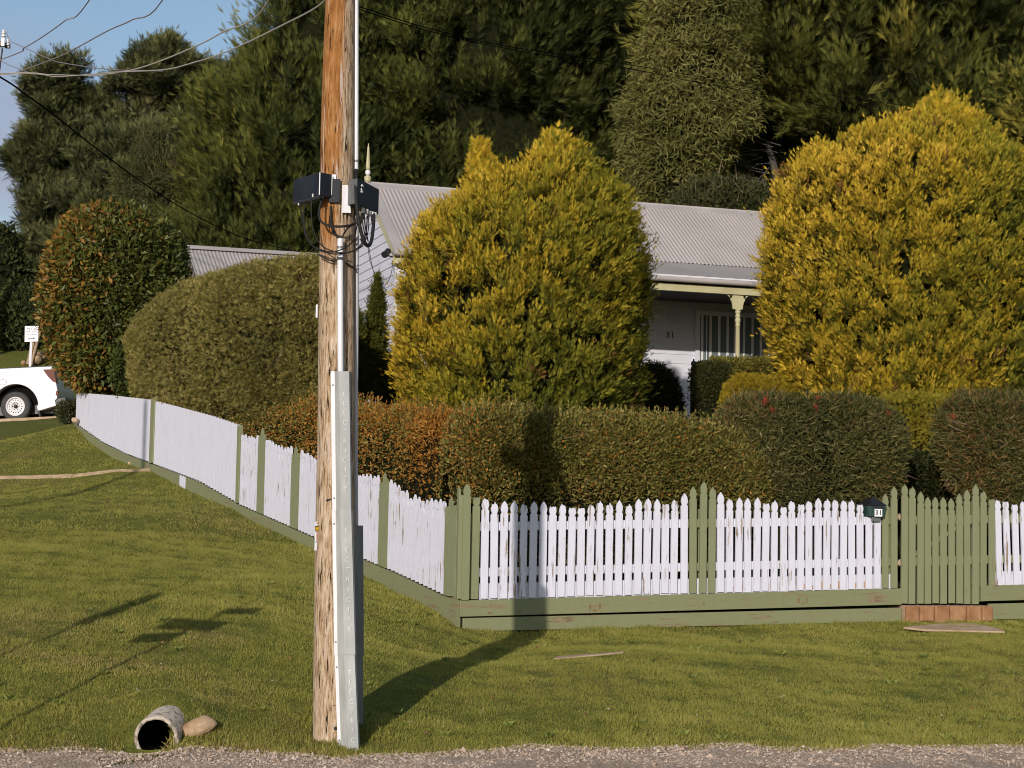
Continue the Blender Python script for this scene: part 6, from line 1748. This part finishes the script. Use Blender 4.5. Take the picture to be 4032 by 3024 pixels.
# clipped hedges and golden mounds in the garden behind
def lowhedge(name, label, cat, pts, Y, hw, z0, n, size, cols, seed, mat='leaf', tpl=LEAF, group=None, shear=0, shell=.08, **kw):
    pth, tp = [], []
    for i, (px, top) in enumerate(pts):
        q = P(px, top, Y + shear * i); b = P(px, top, Y + shear * i - hw * .6)
        pth.append((q[0], q[1])); tp.append(b[2])
    return hedge(name, label, cat, pth, hw, [z0] * len(pth), tp, n, size, cols, seed, tpl=tpl, mat=mat, group=group, shell=shell, **kw)
lowhedge('clipped_hedge', 'dark clipped block of hedge below the striped window', 'hedge', [(2722, 1436), (2790, 1430), (2868, 1432)], 27.2, .42, 1.9, 16000, .045, [(0.022, 0.026, 0.008), (0.055, 0.058, 0.016), (0.09, 0.09, 0.02)], 95, lump=.02, expo=9, endr=.15)
lowhedge('clipped_hedge', 'flat-topped bright green hedge right under the verandah post', 'hedge', [(2780, 1420), (2930, 1418), (3090, 1420), (3200, 1422)], 27.9, .45, 1.9, 22000, .06, [(0.06, 0.065, 0.012), (0.16, 0.145, 0.025), (0.28, 0.23, 0.05)], 96, lump=.02, expo=8, endr=.15)
GM = [(0.20, 0.15, 0.015), (0.34, 0.25, 0.022), (0.48, 0.34, 0.035)]
lowhedge('golden_bush', 'low soft golden bush between the clipped hedge and the bottlebrush', 'bush', [(2845, 1484), (2920, 1478), (3060, 1482), (3190, 1488)], 25.6, .6, 1.6, 26000, .05, GM, 97, tpl=TUFT, mat='needle', lump=.03, expo=4.5, endr=.4)
lowhedge('golden_hedge', 'yellow green hedge crossing behind the gate under the right-hand conifer', 'hedge', [(3400, 1552), (3560, 1550), (3800, 1552), (4032, 1556), (4400, 1562), (4800, 1575)], 22.4, .5, 1.0, 34000, .055, [(0.16, 0.145, 0.016), (0.28, 0.235, 0.024), (0.42, 0.33, 0.04)], 98, tpl=TUFT, mat='needle', lump=.05, expo=3.2)
lowhedge('garden_shrub', 'deep green foliage low down between the two bottlebrush bushes', 'shrub', [(3480, 1800), (3560, 1790), (3660, 1790), (3740, 1800)], 21.0, .5, .7, 7000, .05, [(0.02, 0.026, 0.008), (0.045, 0.05, 0.012)], 99)
lowhedge('garden_shrub', 'leafy shrub at the corner of the gable beneath the middle conifer', 'shrub', [(1500, 1395), (1560, 1390), (1620, 1400)], 26.9, .35, 1.8, 5000, .05, [(0.035, 0.04, 0.01), (0.09, 0.09, 0.02)], 100)
# bark mulch bed showing under the pickets
xs = np.linspace(0, 1, 60); 
v, f = grid(np.linspace(fs_of(1850, 2200), fs_of(4200, 2200), 120), np.linspace(.05, 1.2, 12), lambda X, Y: X * 0)
q = FF0[None, :2] + np.outer(v[:, 0], U2[:2]) + np.outer(v[:, 1], V2[:2])
zb_ = np.array([Z_P1T(s) for s in v[:, 0]]) + .02 + .03 * vnoise(np.c_[q, v[:, 0] * 0], 9, 3)
mu = np_mesh('mulch_bed', np.c_[q, zb_], f, None, surf('bark_mulch', (0.05, 0.03, 0.018), (0.24, 0.15, 0.09), 40, .95, (1, 1, 1), .8, .02), None, True)
tag(mu, 'brown bark mulch showing between the picket feet', 'mulch', kind='structure')

# ------------------------------------------------------------------ grass
def grass_patch(name, label, dens, ylo, yhi, hgt, wid, seed, xfun, cmin=None):
    rng = np.random.default_rng(seed)
    ymid = rng.uniform(ylo, yhi, int(dens * (yhi - ylo)))
    x = rng.uniform(-1.08, 1.42, len(ymid)) * (ymid * .30 + .3)
    keep = ymid > edge_y(x) - .05
    # stay off the garden side of both fences
    p = np.c_[x, ymid]
    sF = (p - FF0[:2]) @ U2[:2]; tF = (p - FF0[:2]) @ V2[:2]
    sL = (p - LF0[:2]) @ LDIR[:2]; tL = (p - LF0[:2]) @ LO[:2]
    keep &= ~((tF > -.05) & (tL < .06) & (sL > -1)) 
    keep &= ~((tF > -.05) & (sF > 0))
    keep &= ~((np.abs(x - ptsc[2][0]) < .15) & (np.abs(ymid - PY_) < .13))
    keep &= ~((np.abs(x + 2.36) < .13) & (ymid > 11.9) & (ymid < 12.28))
    x, y = x[keep], ymid[keep]
    if xfun is not None:
        k = xfun(x, y, rng); x, y = x[k], y[k]
    z = gz(x, y)
    n = len(x)
    pos = np.c_[x, y, z - .004]
    clump = vnoise(np.c_[x, y, 0 * x], 3.0, 5); fine = vnoise(np.c_[x, y, 0 * x], 11.0, 6); big = vnoise(np.c_[x, y, 0 * x], .8, 9)
    h = hgt * rng.uniform(.4, 1.3, n) * (1 + .5 * fine + .25 * clump)
    edge = np.clip(1 - (y - edge_y(x)) / .35, 0, 1)
    h = h * (1 + .9 * edge * (rng.uniform(size=n) < .4))
    near = np.exp(-((x - ptsc[2][0]) ** 2 + (y - PY_) ** 2) / .12)
    h = h * (1 + 1.3 * near + 1.6 * np.exp(-((np.abs(x + 2.36) - .17) ** 2 / .003 + (y - 12.1) ** 2 / .05)) * rng.uniform(0, 1, n))
    q2 = np.c_[x, y]; tF = (q2 - FF0[:2]) @ V2[:2]; sF = (q2 - FF0[:2]) @ U2[:2]; tL = (q2 - LF0[:2]) @ LO[:2]; sL = (q2 - LF0[:2]) @ LDIR[:2]
    h = h * (1 + .9 * np.where(sF > 0, np.exp(-np.abs(tF) / .12), 0) * rng.uniform(0, 1.6, n) + .7 * np.where(sL > 0, np.exp(-np.abs(tL) / .12), 0))
    d = unit(np.c_[rng.normal(size=n) * .45, rng.normal(size=n) * .45, np.ones(n)])
    t = np.clip(.50 + .20 * clump + .18 * fine - .15 * big + rng.normal(size=n) * .15, 0, 1)
    T = colmix(t, (0.135, 0.152, 0.028), (0.275, 0.272, 0.050), (0.44, 0.395, 0.10))
    # dry straw patches
    dry = np.clip(.07 + .45 * np.clip(big * 1.6 - .2, 0, 1) + .55 * edge + .75 * np.exp(-((x + 3.1) ** 2 / 1.0 + (y - 13.75 + .25 * (x + 3.1) + .12 * fine) ** 2 / .035)) + .45 * np.exp(-((x + 3.9) ** 2 / .5 + (y - 14.9) ** 2 / .5)) + .65 * np.exp(-((x + 2.3) ** 2 / .05 + (y - 14.65) ** 2 / .06)) + .5 * np.exp(-((x + 2.25) ** 2 / .25 + (y - 12.95) ** 2 / .02)) + .45 * np.exp(-((x + 3.6) ** 2 / .8 + (y - 21.5) ** 2 / 1.6)) + .6 * np.exp(-((x - 4.35) ** 2 / .05 + (y - 18.5) ** 2 / .02)), 0, .9)
    straw = colmix(rng.uniform(size=n), (0.25, 0.19, 0.05), (0.42, 0.31, 0.10), (0.55, 0.43, 0.20))
    m_ = rng.uniform(size=n) < dry
    T = np.where(m_[:, None], straw, T)
    h = np.where(m_, h * .75, h)
    B = (np.array([(-1, 0, 0), (1, 0, 0), (.25, .6, .10), (0, 1, .32)]), np.array([(0, 1, 2), (0, 2, 3)]))
    V, Fc, T = stamp(B[0], B[1], pos, d, h, T, rng=rng, wid=np.maximum(wid * rng.uniform(.6, 1.2, n), 0))
    o_ = np_mesh(name, V, Fc, T, M['grass'], None)
    return tag(o_, label, 'grass', kind='stuff')
grass_patch('grass', 'short mown grass blades covering the near lawn up to the fence corner', 105000, 11.6, 20.6, .027, .0032, 1, None)
grass_patch('grass', 'mown grass on the higher lawn running up to the driveway', 36000, 20.6, 42, .028, .0045, 2, lambda x, y, rng: (x < -1.2) & (x > -.30 * y - 1) & (y < 41.5))

# specks lying on the lawn: fallen leaves, seed heads and tiny white flowers
rg_ = np.random.default_rng(12)
n_ = 420
x_ = rg_.uniform(-4.5, 5.2, n_); y_ = 12.6 + 7 * rg_.uniform(size=n_) ** 1.3
tF = (np.c_[x_, y_] - FF0[:2]) @ V2[:2]; tL = (np.c_[x_, y_] - LF0[:2]) @ LO[:2]
k_ = (y_ > edge_y(x_) + .1) & ~((tF > -.2) & (tL < .2)) & (np.abs(x_) < y_ * .29)
x_, y_ = x_[k_], y_[k_]
n_ = len(x_)
u_ = rg_.uniform(size=n_)
T_ = np.where((u_ < .3)[:, None], np.array([[.62, .58, .50]]), np.where((u_ < .65)[:, None], np.array([[.30, .17, .07]]), np.array([[.16, .10, .05]])))
V, Fc, T = stamp(LEAF[0] * np.array([1.4, 1, 1]), LEAF[1], np.c_[x_, y_, gz(x_, y_) + .03], unit(np.c_[rg_.normal(size=n_), rg_.normal(size=n_), rg_.uniform(.1, .5, n_)]), np.where(u_ < .3, .018, .035) * rg_.uniform(.6, 1.2, n_), T_, rng=rg_)
fl = np_mesh('fallen_leaves', V, Fc, T, M['leaf'], None)
tag(fl, 'scattered dead leaves and tiny white flowers in the lawn', 'leaf litter', kind='stuff')
# broad-leaved weeds in the lawn
V_, F_, T_ = [], [], []
off_ = 0
for _ in range(70):
    x, y = rg_.uniform(-3.8, 4.6), rg_.uniform(12.6, 17.5)
    if y < edge_y(x) + .15 or abs(x) > y * .29 or (np.dot(np.array([x, y]) - FF0[:2], V2[:2]) > -.25 and np.dot(np.array([x, y]) - LF0[:2], LO[:2]) < .2): continue
    k = rg_.integers(6, 11)
    an = np.linspace(0, 6.28, k, endpoint=False) + rg_.uniform(0, 1)
    d_ = unit(np.c_[np.cos(an), np.sin(an), np.full(k, .75)])
    v_, f_, t_ = stamp(LEAF[0], LEAF[1], np.tile([[x, y, float(gz(x, y)) + .008]], (k, 1)), d_, rg_.uniform(.04, .075, k), np.tile([[.20, .225, .05]], (k, 1)) * rg_.uniform(.8, 1.5), rng=rg_)
    V_.append(v_); F_.append(f_ + off_); T_.append(t_); off_ += len(v_)
wd_o = np_mesh('lawn_weeds', np.concatenate(V_), np.concatenate(F_), np.concatenate(T_), M['leaf'], None)
tag(wd_o, 'low broad-leaved weeds growing among the mown grass', 'weeds', kind='stuff')

# old nails, a drilled hole and a splinter scar on the pole
for px, py, r_ in ((1290, 1660, .004), (1266, 1985, .004), (1300, 2120, .004), (1258, 2380, .005), (1321, 2868, .012), (1315, 2778, .005), (1300, 1240, .004)):
    f_ = float(np.interp(py, [p[0] for p in prof][::-1], [(p[1] + p[2]) / 2 for p in prof][::-1]))
    rr = float(np.interp(py, [p[0] for p in prof][::-1], [(p[2] - p[1]) / 2 for p in prof][::-1])) * PY_ / FPX * .985
    dx = (px - f_) * PY_ / FPX
    Yn = PY_ - math.sqrt(max(rr * rr - dx * dx, 1e-4))
    q = P(px, py, Yn)
    MB().lathe(q, [(0, .003), (r_, .002), (r_, -.006)], 8, ax=(dx / rr, -math.sqrt(max(1 - (dx / rr) ** 2, .01)), 0)).build('nail' if r_ < .01 else 'bolt_hole', M['ink'], up_)
MB().tube([P(1283, 1972, 12.345), P(1302, 1964, 12.335)], .004, 6).build('nail', M['ink'], up_)
